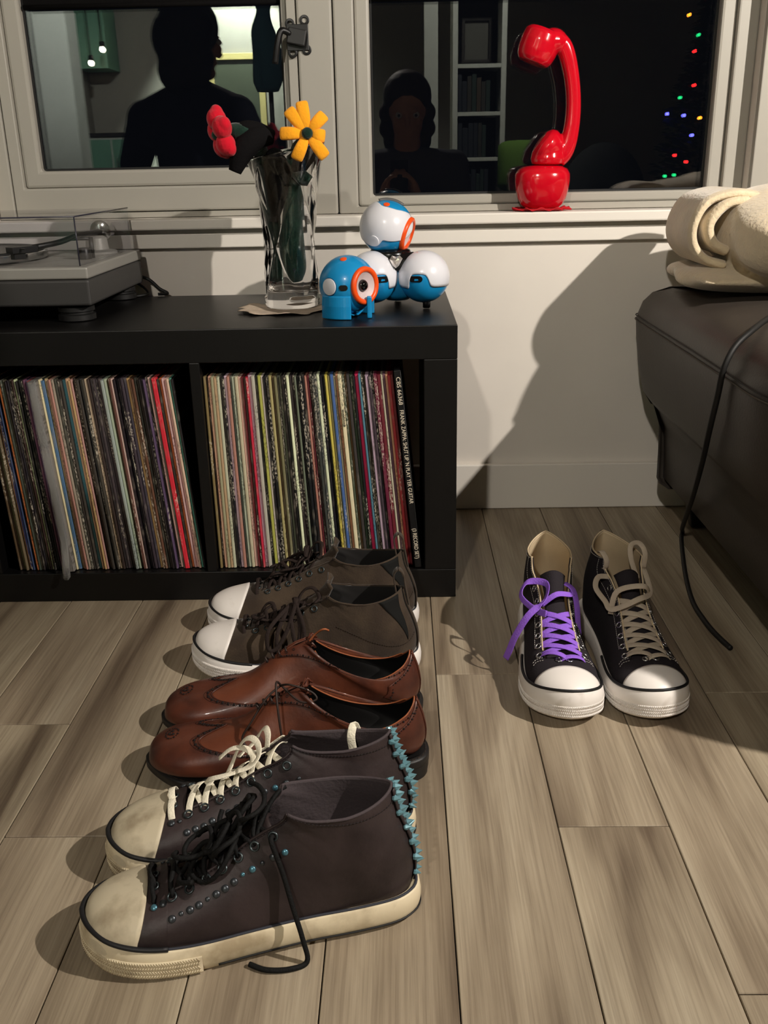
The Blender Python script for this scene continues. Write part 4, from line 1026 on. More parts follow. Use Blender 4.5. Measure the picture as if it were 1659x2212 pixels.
def bumper(S, parent, m, x0, z0, z1, grow=0.0022, n=160):
    """toe strip with rows of little diamonds pressed into the rubber"""
    o = S.outline(n, grow); idx = [i for i in range(n) if o[i][0] >= x0]
    rings = [[S.warp(o[i][0], o[i][1], z) for i in idx] for z in (z0, z0+0.001, (z0+z1)/2, z1-0.001, z1)]
    inn = S.outline(n, grow-0.002)
    rings = [[S.warp(inn[i][0], inn[i][1], z0) for i in idx]] + rings + [[S.warp(inn[i][0], inn[i][1], z1) for i in idx]]
    st = MB().loft(rings, False, (False, False)).build('toe_bumper', m, parent, solid=(0.001, -1))
    b = MB(); fine = S.outline(n*2, grow+0.0003); rows = 4
    for i in range(len(fine)):
        x, y = fine[i]
        if x < x0+0.004: continue
        x2, y2 = fine[(i+1) % len(fine)]
        for r in range(rows):
            zz = z0+(z1-z0)*(r+0.5)/rows; dz = (z1-z0)/rows*0.42; s = 1 if r % 2 else -1
            a = S.warp(x, y, zz-dz); c = S.warp(x2, y2, zz+dz)
            if s < 0: a = S.warp(x, y, zz+dz); c = S.warp(x2, y2, zz-dz)
            b.tube([a, c], 0.00055, 4)
    k = b.build('bumper_ribs', m, st); k['kind'] = 'stuff'
    return st
def pose(o, heel, deg): o.location = (heel[0], heel[1], 0.0); o.rotation_euler = (0, 0, math.radians(deg))

M_rub_old = mat('aged_rubber', (214, 200, 170), 0.5, 0.4, vrgb=(166, 150, 122), vscale=26, wear=(0.30, 0.52), bump=0.1, bscale=120)
M_rub_cap = mat('aged_cap_rubber', (196, 184, 158), 0.48, 0.4, vrgb=(150, 136, 112), vscale=34, wear=(0.26, 0.50))
M_rub_white = mat('white_rubber', (234, 228, 222), 0.4, 0.45, vrgb=(206, 198, 188), vscale=30, wear=(0.22, 0.40))
M_stripe = mat('black_stripe', (20, 20, 22), 0.55)
M_stripe_soft = mat('grey_piping', (44, 46, 54), 0.7)
M_lea_b = mat('worn_brown_black_leather', (52, 42, 42), 0.50, 0.4, vrgb=(33, 25, 25), vscale=22, wear=(0.30, 0.62), bump=0.20, bscale=150)
M_lin_b = mat('grey_lining', (72, 64, 66), 0.9, 0.2, bump=0.3, bscale=300)
M_eye_d = mat('oxidised_eyelet', (74, 82, 84), 0.35, metal=0.8)
M_teal = mat('teal_spike', (104, 146, 156), 0.28, 0.5, metal=0.25)
M_stud = mat('pewter_stud', (70, 74, 78), 0.35, metal=0.7)
M_stud_t = mat('teal_stud', (84, 130, 146), 0.3, metal=0.6)
M_lace_k = mat('black_cord_lace', (14, 14, 14), 0.75, 0.25, bump=0.4, bscale=500)
M_lace_w = mat('white_flat_lace', (238, 230, 208), 0.85, 0.15, bump=0.4, bscale=500)
def spike_mesh():
    b = MB(); n = 6; b.loft([[(0.0034*math.cos(2*PI*i/n), 0.0034*math.sin(2*PI*i/n), -0.001) for i in range(n)], [(0.0038*math.cos(2*PI*i/n), 0.0038*math.sin(2*PI*i/n), 0.0012) for i in range(n)], [(0.0002*math.cos(2*PI*i/n), 0.0002*math.sin(2*PI*i/n), 0.0082) for i in range(n)]])
    o = b.build('spike', M_teal, smooth=False); me = o.data; bpy.data.objects.remove(o); return me
def stud_mesh(m, r=0.0030):
    o = MB().lathe([(r, -0.0006), (r, 0.0006), (r*0.8, 0.0013), (r*0.3, 0.0018), (r*0.02, 0.0019)], 14).build('stud', m); me = o.data; bpy.data.objects.remove(o); return me
SPIKE = spike_mesh(); STUD = stud_mesh(M_stud, 0.0034); STUDT = stud_mesh(M_stud_t, 0.0030)

def studded(name, heel, deg, side, label, lace, scale=1.0, hs=1.0):
    g = empty(name); pose(g, heel, deg); tag(g, label, 'shoe', 'studded leather high-top pair')
    S = Shoe(HI, OUT_HI, scale, side, 0.010, hs, 0.006, 0.010, 1.0, 1.0 if lace == 'black' else 0.62)
    op1 = 0.60 if lace == 'black' else 0.58
    up = shoe_upper(S, g, M_lea_b, M_lin_b, 4.25, 0.42, op1)
    toe_cap(S, g, M_rub_cap, 3.55)
    hf = lambda x: 0.029+0.006*max(0, (x-.2)/.11)**2
    sidewall(S, g, M_rub_old, hf, 'rubber_sole')
    band(S, g, M_stripe, 'toe_stripe', lambda x: hf(x)+0.0022, 0.0024*scale, -0.0018, x0=0.232)
    band(S, g, M_stripe_soft, 'welt_piping', lambda x: hf(x)+0.0012, 0.0014*scale, -0.0030)
    band(S, g, mat('sole_seam', (52, 44, 36), 0.8), 'sole_seam', lambda x: 0.0060, 0.0012, 0.0006, x0=-1, x1=0.205) if False else None
    bumper(S, g, M_rub_old, 0.205, 0.0035, 0.021)
    # seam line low on the heel half of the sole: two runs, one per side
    for sgn in (1, -1):
        o = [p for p in S.outline(140, 0.0008) if p[0] < 0.200 and p[1]*sgn > 0]; o.sort()
        MB().tube([S.warp(x, y, 0.0062) for x, y in o], 0.0009, 6).build('sole_seam', M_stripe, g)
    es = eyelets(S, g, [0.074*scale+0.0170*k*scale for k in range(8)], 0.16, M_eye_d)
    # vamp edge, collar and eyestay stitching
    M_th = mat('dark_thread', (30, 24, 26), 0.8)
    for k in (1, -1):
        dashes(S, [(t, k*(throat(S, t)+0.05)) for t in [4.3+0.2*i for i in range(49)]], M_th, g)
        dashes(S, [(13.45, k*(throat(S, 13.45)+(PI-throat(S, 13.45))*i/30)) for i in range(31)], M_th, g)
        # raised eyestay edge
        MB().tube([S.pt(t, k*(throat(S, t)+0.02*0), 0.0002) for t in [4.32+0.2*i for i in range(49)]], 0.0013, 6).build('eyestay_edge', M_lea_b, up)
    MB().tube([S.pt(14, throat(S, 14)+(2*PI-2*throat(S, 14))*i/60, -0.0008) for i in range(61)], 0.0016, 6).build('collar_edge', M_lin_b, up)
    S.patch('heel_strip', lambda u, v: (9.9+4.05*u, PI+(v-0.5)*0.62), 14, 8, M_lea_b, g, 0.0014, 0.0012)
    # heel spikes, each its own
    for r in range(12):
        t = 10.25+3.6*r/11
        for q in (-1, 0, 1):
            f = PI + q*0.20 + (0.10 if r % 2 else -0.10)
            o = place('spike', SPIKE, S.pt(t, f, 0.0018), S.nrm(t, f), g, random.random())
            k = random.uniform(0.75, 1.0); o.scale = (k, k, k*random.uniform(0.9, 1.15))
    # stud rows along the eyestay
    n = 15
    for i in range(n):
        d = (0.074+0.118*i/(n-1))*scale; t = S.t_at(d)
        f = throat(S, t)+0.68-0.22*(i/(n-1))+random.uniform(-0.02, 0.02)
        for k in (1, -1):
            o = place('stud', STUDT if random.random() < 0.3 else STUD, S.pt(t, k*f, 0.0004), S.nrm(t, k*f), g)
            q = random.choice((1.0, 1.0, 0.62)); o.scale = (q, q, q)
    tongue(S, g, M_lea_b, 4.0, 8.2, 0.62, 0.008)
    MB().add([S.warp(x*0.97, y*0.86, 0.022) for x, y in S.outline(60)], [tuple(range(60))]).build('insole', M_lin_b, g)
    # laces
    if lace == 'black':
        b = MB(); r = 0.0023
        for i in range(len(es)-1):
            (ta, fa), (tb, fb) = es[i], es[i+1]
            for k in (1, -1):
                P, U = lace_cross(S, ta, k*fa, tb if i else ta, -k*fb, 0.006+0.004*(i % 2)+0.002*k)
                b.tube([p + V((random.uniform(-1, 1), 0, random.uniform(-1, 1)))*0.0008 for p in P], r, 7)
        b.build('lace', M_lace_k, g)
        # slack loops piled over the throat
        for q in range(9):
            i = 3+q % 5; t = es[i][0]; c = S.pt(t, random.uniform(-0.35, 0.45), 0.011+0.006*random.random())
            n = S.nrm(t, 0.0); u = V((n.z, 0, -n.x)); v_ = V((0, 1, 0)); R1, R2 = random.uniform(0.012, 0.022), random.uniform(0.012, 0.022); a0 = random.random()*6
            pts = [c + u*R1*math.cos(a0+a)*1.2 + v_*R2*math.sin(a0+a) + n*(0.004*math.sin(2*a+q)) for a in [0.55*j for j in range(10)]]
            MB().tube(smoothpath(pts, 4), r, 7).build('lace_loop', M_lace_k, g)
        # top pair runs up to the far flap
        P, U = lace_cross(S, es[6][0], side*es[6][1], 13.0, -side*(throat(S, 13.0)+0.14), 0.004)
        MB().tube(P, r, 7).build('lace_loop', M_lace_k, g)
        # long free end hanging from the second-highest eyelet down to the floor
        t, f = es[7]; A = S.pt(t, side*f, 0.003); nA = S.nrm(t, side*f)
        y = side
        pts = [A-nA*0.005, A+nA*0.004+V((0, 0, -0.003)), A+V((-0.006, y*0.012, -0.03)), A+V((-0.012, y*0.022, -0.06)), A+V((-0.018, y*0.032, -0.088)), V((A.x-0.020, A.y+y*0.038, 0.0035)), V((A.x-0.004, A.y+y*0.042, 0.0028)), V((A.x+0.016, A.y+y*0.038, 0.0028)), V((A.x+0.030, A.y+y*0.028, 0.0028))]
        MB().tube(smoothpath(pts, 6), 0.0024, 8).build('lace_end', M_lace_k, g)
    else:
        fl = (0.0068, 0.0012)
        for i in range(len(es)-1):
            (ta, fa), (tb, fb) = es[i], es[i+1]
            for k in (1, -1):
                P, U = lace_cross(S, ta, k*fa, tb if i else ta, -k*fb, 0.004+0.0035*(k > 0))
                MB().tube(P, 1.0, flat=fl, up=U).build('lace', M_lace_w, g)
        for q in range(3):
            t = es[4+q][0]; n = S.nrm(t, 0); c = S.pt(t, random.uniform(-0.2, 0.4), 0.010); u = V((n.z, 0, -n.x))
            pts = [c + u*0.020*math.cos(a)*(1.3-0.2*q) + V((0, 1, 0))*0.018*math.sin(a) + n*(0.006*math.sin(a*1.7+q)) for a in [0.3+q+0.6*j for j in range(9)]]
            P = smoothpath(pts, 4); MB().tube(P, 1.0, flat=fl, up=n).build('lace_loop', M_lace_w, g)
        # one end laid over the collar rim, the other on the outer flap
        t = 13.9; f = side*2.0; A = S.pt(14, f, 0.001)
        pts = [S.pt(12.6, f*0.93, -0.010), S.pt(13.6, f*0.96, -0.006), A+V((0, 0, 0.006)), S.pt(13.5, f*1.02, 0.004), S.pt(12.3, f*1.02, 0.004), S.pt(10.8, f*0.98, 0.004)]
        P = smoothpath(pts, 6); MB().tube(P, 1.0, flat=(0.0085, 0.0012), up=[S.nrm(13, f)]*len(P)).build('lace_end', M_lace_w, g)
        tt, ff = es[7]; A = S.pt(tt, side*ff, 0.002)
        pts = [A-S.nrm(tt, side*ff)*0.003, A+S.nrm(tt, side*ff)*0.004, S.pt(tt-1.5, side*(ff+0.05), 0.006), S.pt(es[5][0], side*es[5][1]*0.9, 0.008)]
        P = smoothpath(pts, 5); MB().tube(P, 1.0, flat=fl, up=[S.nrm(tt, side*ff)]*len(P)).build('lace_end', M_lace_w, g)
    return g
# heading: toes point left; 180+a turns the toe towards the camera
studded('high_top_shoe', (-0.078, -0.662), 180+13.5, 1, 'dark studded leather high-top with black cord laces, nearest the camera', 'black', 0.972, 1.06)
studded('high_top_shoe', (-0.080, -0.562), 180+8.5, -1, 'dark studded leather high-top with white laces, behind the black-laced one', 'white', 0.985, 0.96)

# ------------------------------------------------------------------ brogues
M_cog = mat('cognac_leather', (102, 54, 35), 0.42, 0.45, vrgb=(60, 29, 20), vscale=20, wear=(0.28, 0.62), bump=0.10, bscale=220, coat=0.12)
M_cog2 = mat('dark_cognac_leather', (90, 46, 31), 0.42, 0.45, vrgb=(54, 26, 19), vscale=24, wear=(0.28, 0.62), bump=0.10, bscale=220, coat=0.12)
M_blackin = mat('black_leather_lining', (14, 13, 13), 0.5)
M_solek = mat('black_leather_sole', (24, 21, 20), 0.5)
M_hole = mat('perforation', (22, 9, 6), 0.9)
M_lace_br = mat('dark_brown_waxed_lace', (40, 26, 20), 0.6)
M_edge = mat('raw_leather_edge', (150, 84, 48), 0.6)
def perfs(S, line, parent, big=0.0018, small=0.0009, step=0.0072, off=0.0021):
    P = [(S.pt(t, f, off), S.nrm(t, f)) for t, f in line]; L = [0.0]; b = MB()
    for a, c in zip(P, P[1:]): L.append(L[-1]+(c[0]-a[0]).length)
    d = 0.003; k = 0
    while d < L[-1]-0.002:
        for i in range(len(P)-1):
            if L[i+1] >= d: break
        u = (d-L[i])/max(1e-9, L[i+1]-L[i]); p = P[i][0].lerp(P[i+1][0], u); n = P[i][1]
        M = n.to_track_quat('Z', 'Y').to_matrix().to_4x4(); M.translation = p - n*0.0006
        r = big if k % 2 == 0 else small
        b.lathe([(r, 0.0), (r, 0.0007)], 8, M); d += step/2; k += 1
    o = b.build('perforations', M_hole, parent); o['kind'] = 'stuff'; return o
def brogue(name, heel, deg, side, label, lace):
    g = empty(name); pose(g, heel, deg); tag(g, label, 'shoe', 'brogue pair')
    S = Shoe(LO, OUT_LO, 1.0, side, 0.010, 1.06, 0.008, 0.036, 0.96)
    up = shoe_upper(S, g, M_cog, M_blackin, 6.6, 0.07, 0.50, curve=0.6)
    # sole with welt, stacked heel
    hs = lambda x: 0.011
    lift = lambda x: 0.0 if x > 0.15 else 0.0165*(1-max(0, (x-0.085))/0.065)
    rings = []
    for gr, k in ((-0.008, 0.0), (-0.001, 0.0), (0.0, 0.15), (0.0, 0.8), (-0.001, 1.0), (-0.009, 1.05)):
        rings.append([S.warp(x, y, 0.0008+max(0, lift(x))*0.98+k*hs(x)) for x, y in S.outline(140, gr)])
    MB().loft(rings).build('sole', M_solek, g)
    o = [p for p in S.outline(200, -0.0008)]; q = [(min(x, 0.082), y) for x, y in o]
    rings = [[S.warp(x*0.98+0.001, y*0.97, z) for x, y in q] for z in (0.0008, 0.002)] + [[S.warp(x, y, z) for x, y in q] for z in (0.010, 0.0185)]
    MB().loft(rings).build('stacked_heel', M_solek, g, autosmooth=35)
    b = MB(); ow = S.outline(260, -0.0042)
    for i in range(0, 260):
        x, y = ow[i]; x2, y2 = ow[(i+1) % 260]
        if i % 3 == 2: continue
        b.tube([S.warp(x, y, 0.0120+max(0, lift(x))), S.warp(x2, y2, 0.0120+max(0, lift(x2)))], 0.00045, 4)
    k = b.build('welt_stitching', mat('welt_thread', (54, 40, 30), 0.7), g); k['kind'] = 'stuff'
    # wing-shaped toe panel: a point on top, wings running back along both sides
    def wing_edge(f):
        a = abs(f)
        return interp([(0, 4.55), (0.18, 3.95), (0.45, 3.55), (0.8, 3.85), (1.15, 4.7), (1.45, 5.6), (1.7, 6.4), (1.95, 6.9)], a)[0]
    def wing(u, v):
        f = (2*v-1)*1.95; return (0.15+(wing_edge(f)-0.15)*u, f)
    wg = S.patch('wing_tip', wing, 26, 72, M_cog2, g, 0.0012, 0.0010)
    line = [(wing_edge(f), f) for f in [-1.9+3.8*i/90 for i in range(91)]]
    perfs(S, [(t-0.20, f) for t, f in line], wg); dashes(S, [(t-0.06, f) for t, f in line], M_hole, wg, off=0.0016, dl=0.0012, gap=0.0009, r=0.0003); dashes(S, [(t-0.36, f) for t, f in line], M_hole, wg, off=0.0016, dl=0.0012, gap=0.0009, r=0.0003)
    # medallion on the toe
    for cx, cf, r in ((2.2, 0, 0.26), (2.2, 0, 0.10)):
        perfs(S, [(cx+r*1.3*math.cos(a), r*1.15*math.sin(a)) for a in [2*PI*i/30 for i in range(31)]], wg, 0.0012 if r > 0.2 else 0.0019, 0.0007, 0.0068)
    for k in (1, -1):
        # facing (eyelet tab) with curved lower edge
        def facing(u, v, k=k):
            t = 6.65+7.2*u; h = throat(S, t); lo = h+0.10+0.66*math.sin(min(1, (u*1.25+0.08))*PI*0.5)**0.9*(1.0 if u < 0.75 else 1.0)
            return (t, k*(h+(lo-h)*v))
        fc = S.patch('facing', facing, 26, 12, M_cog2, g, 0.0013, 0.0011)
        ln = [facing(u/40, 0.94) for u in range(1, 41)]
        perfs(S, [facing(u/40, 0.84) for u in range(1, 39)], fc, 0.0012, 0.0006); dashes(S, ln, M_hole, fc, off=0.0017, dl=0.0012, gap=0.0009, r=0.0003)
        # heel counter panel
        def counter(u, v, k=k):
            f = k*(PI-1.15*u); return (9.5+(4.3-2.6*u*u)*v, f)
        ct = S.patch('heel_counter', counter, 16, 12, M_cog2, g, 0.0012, 0.0010)
        perfs(S, [counter(u/30, 0.92) for u in range(0, 30)], ct, 0.0012, 0.0006)
        perfs(S, [counter(0.92, v/20) for v in range(2, 19)], ct, 0.0012, 0.0006)
        # perforated topline strip
        perfs(S, [(13.35, k*(throat(S, 13.35)+0.75+(PI-throat(S, 13.35)-0.85)*i/40)) for i in range(41)], g, 0.0011, 0.0005, off=0.0012)
    MB().tube([S.pt(14, throat(S, 14)+(2*PI-2*throat(S, 14))*i/70, -0.0008) for i in range(71)], 0.0009, 6).build('topline_edge', M_edge, up)
    S.patch('heel_strap', lambda u, v: (10.2+3.75*u, PI+(v-0.5)*0.22), 12, 6, M_cog2, g, 0.0024, 0.0012)
    tongue(S, g, M_cog2, 6.3, 13.2, 0.50, 0.004)
    es = eyelets(S, g, [S.arc[0][0]+0.146+0.0095*k for k in range(5)], 0.14, M_hole, me=eyelet_mesh(0.0018, 0.0010))
    r = 0.0013
    for i, (t, f) in enumerate(es):
        if lace or i < 4:
            P, U = lace_cross(S, t, f, t, -f, 0.002); MB().tube(P, r, 6).build('lace', M_lace_br, g)
    if lace:
        t, f = es[-1]; A = S.pt(t, 0.0, 0.008)
        sd = side
        for pts in ([A, A+V((0.004, sd*0.012, 0.010)), A+V((0.002, sd*0.030, -0.010)), A+V((-0.002, sd*0.040, -0.045)), A+V((-0.006, sd*0.044, -0.072))],
                    [A, A+V((-0.012, sd*0.010, 0.006)), A+V((-0.034, sd*0.012, -0.002)), A+V((-0.040, sd*0.016, -0.010)), A+V((-0.022, sd*0.016, -0.012)), A],
                    [A, A+V((0.016, sd*0.010, -0.010)), A+V((0.034, sd*0.022, -0.034)), A+V((0.044, sd*0.026, -0.050)), A+V((0.040, sd*0.030, -0.060))]):
            MB().tube(smoothpath(pts, 6), r, 6).build('lace_end', M_lace_br, g)
    else:
        t, f = es[-1]; A = S.pt(13.2, -side*0.2, -0.006)
        MB().tube(smoothpath([A, A+V((-0.010, 0, 0.012)), A+V((-0.020, -side*0.004, 0.020)), A+V((-0.026, 0, 0.016))], 5), r, 6).build('lace_end', M_edge, g)
    MB().add([S.warp(x*0.96+0.004, y*0.82, 0.030) for x, y in S.outline(60)], [tuple(range(60))]).build('insole', M_blackin, g)
    return g
brogue('brogue_shoe', (-0.062, -0.458), 180+2.0, 1, 'cognac leather brogue with laces hanging down its near side, nearer of the pair', True)
brogue('brogue_shoe', (-0.066, -0.350), 180+1.5, -1, 'cognac leather brogue without a bow, half hidden behind the other brogue', False)

# ------------------------------------------------------------------ brown suede high-tops
M_suede = mat('brown_suede', (72, 60, 48), 0.9, 0.15, vrgb=(54, 44, 36), vscale=24, bump=0.3, bscale=400, sheen=0.15)
M_gore = mat('black_elastic', (22, 22, 21), 0.85, 0.2)
M_dkin = mat('charcoal_lining', (26, 24, 23), 0.9)
M_lace_s = mat('brown_round_lace', (44, 35, 32), 0.85, 0.2, bump=0.4, bscale=500)
def suede(name, heel, deg, side, label, seed):
    rnd = random.Random(seed)
    g = empty(name); pose(g, heel, deg); tag(g, label, 'shoe', 'brown suede high-top pair')
    S = Shoe(HI, OUT_HI, 1.0, side, 0.010, 0.93, 0.010, 0.014)
    up = shoe_upper(S, g, M_suede, M_dkin, 4.3, 0.38, 0.62)
    toe_cap(S, g, M_rub_white, 3.5)
    hf = lambda x: 0.028+0.006*max(0, (x-.2)/.11)**2
    sidewall(S, g, M_rub_white, hf, 'rubber_sole')
    band(S, g, M_stripe, 'toe_stripe', lambda x: hf(x)+0.0018, 0.0019, -0.0018, x0=0.225)
    band(S, g, M_stripe_soft, 'welt_piping', lambda x: hf(x)+0.0010, 0.0011, -0.0032)
    bumper(S, g, M_rub_white, 0.205, 0.004, 0.022)
    es = eyelets(S, g, [0.082+0.0165*k for k in range(7)], 0.17, M_eye_d)
    for k in (1, -1):
        # elastic gore let into the ankle, triangle pointing down
        def gore(u, v, k=k):
            c = 2.36+0.10*u; return (13.9-3.2*u, k*(c+(v-0.5)*0.62*(1-u)))
        S.patch('elastic_gore', gore, 10, 6, M_gore, g, 0.0010, 0.0008)
        MB().tube([S.pt(t, k*(throat(S, t)), 0.0002) for t in [4.32+0.2*i for i in range(49)]], 0.0013, 6).build('eyestay_edge', M_suede, up)
        dashes(S, [(8.3+0.06*i, k*(1.25+0.032*i)) for i in range(50)], mat('suede_thread', (48, 38, 31), 0.8), g)
    MB().tube([S.pt(14, throat(S, 14)+(2*PI-2*throat(S, 14))*i/60, -0.0008) for i in range(61)], 0.0014, 6).build('collar_edge', M_suede, up)
    # heel strap rising into a pull loop
    S.patch('heel_strip', lambda u, v: (9.9+4.05*u, PI+(v-0.5)*0.42), 14, 6, M_suede, g, 0.0016, 0.0014)
    H = S.pt(14, PI, 0.0022)
    P = smoothpath([S.pt(12.8, PI, 0.003), H+V((-0.001, 0, 0.006)), H+V((0.001, 0, 0.020)), H+V((0.008, 0, 0.026)), H+V((0.014, 0, 0.018)), H+V((0.012, 0, 0.0)), H+V((0.010, 0, -0.014))], 6)
    MB().tube(P, 1.0, flat=(0.013, 0.002), up=[V((1, 0, 0.1))]*len(P)).build('pull_loop', M_suede, g)
    tongue(S, g, M_suede, 4.0, 14, 0.62, 0.004, extra=0.010)
    fl = (0.0052, 0.0022)
    for i in range(len(es)-1):
        (ta, fa), (tb, fb) = es[i], es[i+1]
        for k in (1, -1):
            P, U = lace_cross(S, ta, k*fa, tb if i else ta, -k*fb, 0.004+0.003*(k > 0))
            MB().tube(P, 1.0, flat=fl, up=U).build('lace', M_lace_s, g)
    for q in range(6):
        t = es[2+q % 5][0]; n = S.nrm(t, 0); c = S.pt(t, side*rnd.uniform(0.0, 0.7), 0.010); u = V((n.z, 0, -n.x)); a0 = rnd.random()*6
        pts = [c + u*rnd.uniform(0.012, 0.020)*math.cos(a0+a) + V((0, 1, 0))*0.020*math.sin(a0+a) + n*(0.006*math.sin(a*1.7+q)) for a in [0.6*j for j in range(9)]]
        MB().tube(smoothpath(pts, 4), 1.0, flat=fl, up=n).build('lace_loop', M_lace_s, g)
    # two long loops hanging over the outer side
    t, f = es[6]; A = S.pt(es[5][0], side*0.35, 0.010)
    for q, (dx, dz, w_) in enumerate(((0.030, -0.045, 0.010), (0.012, -0.062, 0.014), (-0.006, -0.040, 0.008))):
        pts = [A, A+V((-dx*0.1, side*0.014, 0.012)), A+V((dx*0.6-w_, side*0.034, dz*0.4)), A+V((dx-w_*0.6, side*0.042, dz)), A+V((dx+w_*0.6, side*0.043, dz*1.02)), A+V((dx*0.8+w_, side*0.036, dz*0.45)), A+V((0.006, side*0.012, 0.004))]
        P = smoothpath(pts, 6); MB().tube(P, 1.0, flat=fl, up=V((0.2, side, 0.3))).build('lace_loop', M_lace_s, g)
    MB().add([S.warp(x*0.97, y*0.86, 0.022) for x, y in S.outline(60)], [tuple(range(60))]).build('insole', M_dkin, g)
    return g
suede('high_top_shoe', (-0.066, -0.212), 180+2.0, 1, 'brown suede high-top with white toe cap, nearer of the brown pair', 3)
suede('high_top_shoe', (-0.066, -0.082), 180+1.5, -1, 'brown suede high-top with white toe cap, farther one against the record cabinet', 4)

# ------------------------------------------------------------------ canvas high-tops facing the camera
M_canv = mat('charcoal_canvas', (42, 38, 42), 0.9, 0.2, bump=0.3, bscale=600)
M_cream = mat('cream_canvas_lining', (206, 186, 154), 0.95, 0.1, bump=0.2, bscale=500)
M_thw = mat('white_thread', (196, 190, 184), 0.8)
M_eye_s = mat('silver_eyelet', (206, 206, 208), 0.25, metal=1.0)
M_lace_p = mat('purple_flat_lace', (146, 100, 212), 0.9, 0.15, bump=0.4, bscale=500)
M_lace_g = mat('beige_flat_lace', (186, 172, 154), 0.9, 0.15, bump=0.4, bscale=500)
def canvas_shoe(name, heel, deg, side, label, m_lace, purple):
    g = empty(name); pose(g, heel, deg); tag(g, label, 'shoe', 'charcoal canvas high-top pair')
    SC_ = 1.0
    S = Shoe(HI, OUT_HI, SC_, side, 0.011, 1.17, 0.014, 0.012, 0.94)
    up = shoe_upper(S, g, M_canv, M_cream, 3.7, 0.56, 1.0 if purple else 0.95)
    toe_cap(S, g, M_rub_white, 2.85)
    hf = lambda x: 0.031+0.008*max(0, (x-.2)/.11)**2
    sidewall(S, g, M_rub_white, hf, 'rubber_sole', bulge=0.0025)
    band(S, g, M_stripe, 'toe_stripe', lambda x: hf(x)+0.0016, 0.0019, -0.0018, x0=0.18)
    bumper(S, g, M_rub_white, 0.215, 0.004, 0.020)
    es = eyelets(S, g, [0.064+0.0185*k for k in range(8)], 0.15, M_eye_s)
    for k in (1, -1):
        dashes(S, [(t, k*(throat(S, t)+0.30)) for t in [4.7+0.2*i for i in range(46)]], M_thw, g)
        dashes(S, [(t, k*(throat(S, t)+0.045)) for t in [4.7+0.2*i for i in range(46)]], M_thw, g)
        dashes(S, [(3.75-0.25*abs(i/12-0.5), k*(0.64+0.5*i/12)) for i in range(13)], M_thw, g)
        dashes(S, [(3.95-0.25*abs(i/12-0.5), k*(0.64+0.5*i/12)) for i in range(13)], M_thw, g)
        dashes(S, [(13.5, k*(throat(S, 13.5)+0.05+(PI-throat(S, 13.5)-0.05)*i/30)) for i in range(31)], M_thw, g)
        MB().tube([S.pt(t, k*throat(S, t), 0.0002) for t in [4.32+0.2*i for i in range(49)]], 0.0011, 6).build('eyestay_edge', M_cream, up)
    MB().tube([S.pt(14, throat(S, 14)+(2*PI-2*throat(S, 14))*i/60, -0.0008) for i in range(61)], 0.0012, 6).build('collar_edge', M_cream, up)
    S.patch('heel_strip', lambda u, v: (9.9+4.05*u, PI+(v-0.5)*0.36), 14, 6, M_canv, g, 0.0014, 0.0012)
    tongue(S, g, M_canv, 3.3, 8.6, 0.72, 0.006)
    MB().add([S.warp(x*0.97, y*0.86, 0.024) for x, y in S.outline(60)], [tuple(range(60))]).build('insole', M_dkin, g)
    fl = (0.0074, 0.0013)
    top = 5 if purple else 6
    for i in range(top):
        (ta, fa), (tb, fb) = es[i], es[min(i+1, 7)]
        for k in (1, -1):
            P, U = lace_cross(S, ta, k*fa, (ta+tb)/2 if i == 0 and k < 0 else tb, -k*fb, 0.004+0.003*(k > 0)+0.0012*i)
            MB().tube(P, 1.0, flat=fl, up=U).build('lace', m_lace, g)
    n = S.nrm(es[5][0], 0); sd = side
    if purple:
        # loop off the camera-left flap, free end hanging down outside; second end on the other flap
        E = S.pt(es[5][0], sd*es[5][1], 0.003)
        pts = [S.pt(es[4][0], sd*0.35, 0.012), E+V((0.000, sd*0.004, 0.006)), E+V((-0.020, sd*0.020, 0.016)), E+V((-0.034, sd*0.010, 0.030)), E+V((-0.020, -sd*0.014, 0.034)), E+V((0.004, -sd*0.010, 0.022)), E+V((0.016, sd*0.012, 0.004)), E+V((0.016, sd*0.028, -0.026)), E+V((0.012, sd*0.036, -0.052)), E+V((0.008, sd*0.040, -0.066))]
        P = smoothpath(pts, 6); U = []
        for i, p in enumerate(P):
            q = i/(len(P)-1); U.append(V((0.9, sd*0.5, 0.4)) if q > 0.6 else V((0.3, sd*1.0, 0.3)))
        MB().tube(P, 1.0, flat=(0.0092, 0.0013), up=U).build('lace_loop', m_lace, g)
        F = S.pt(es[6][0], -sd*es[6][1], 0.003)
        pts = [F+V((-0.02, sd*0.01, 0.018)), F+V((-0.004, 0, 0.016)), F+V((0.012, -sd*0.004, 0.002)), F+V((0.022, -sd*0.006, -0.024)), F+V((0.032, -sd*0.008, -0.050)), F+V((0.042, -sd*0.008, -0.062))]
        P = smoothpath(pts, 6); MB().tube(P, 1.0, flat=(0.0085, 0.0013), up=V((0.8, -sd*0.5, 0.5))).build('lace_end', m_lace, g)
        pts = [S.pt(es[5][0], sd*0.5, 0.010), S.pt(es[5][0]+0.3, 0.0, 0.012), S.pt(es[6][0], -sd*0.6, 0.008), S.pt(es[6][0]+0.5, -sd*0.8, 0.004)]
        P = smoothpath(pts, 6); MB().tube(P, 1.0, flat=fl, up=n).build('lace_loop', m_lace, g)
    else:
        E = S.pt(es[6][0], -sd*es[6][1], 0.003); L_ = S.pt(13.6, sd*(throat(S, 13.6)+0.1), 0.002); R_ = S.pt(13.6, -sd*(throat(S, 13.6)+0.1), 0.002)
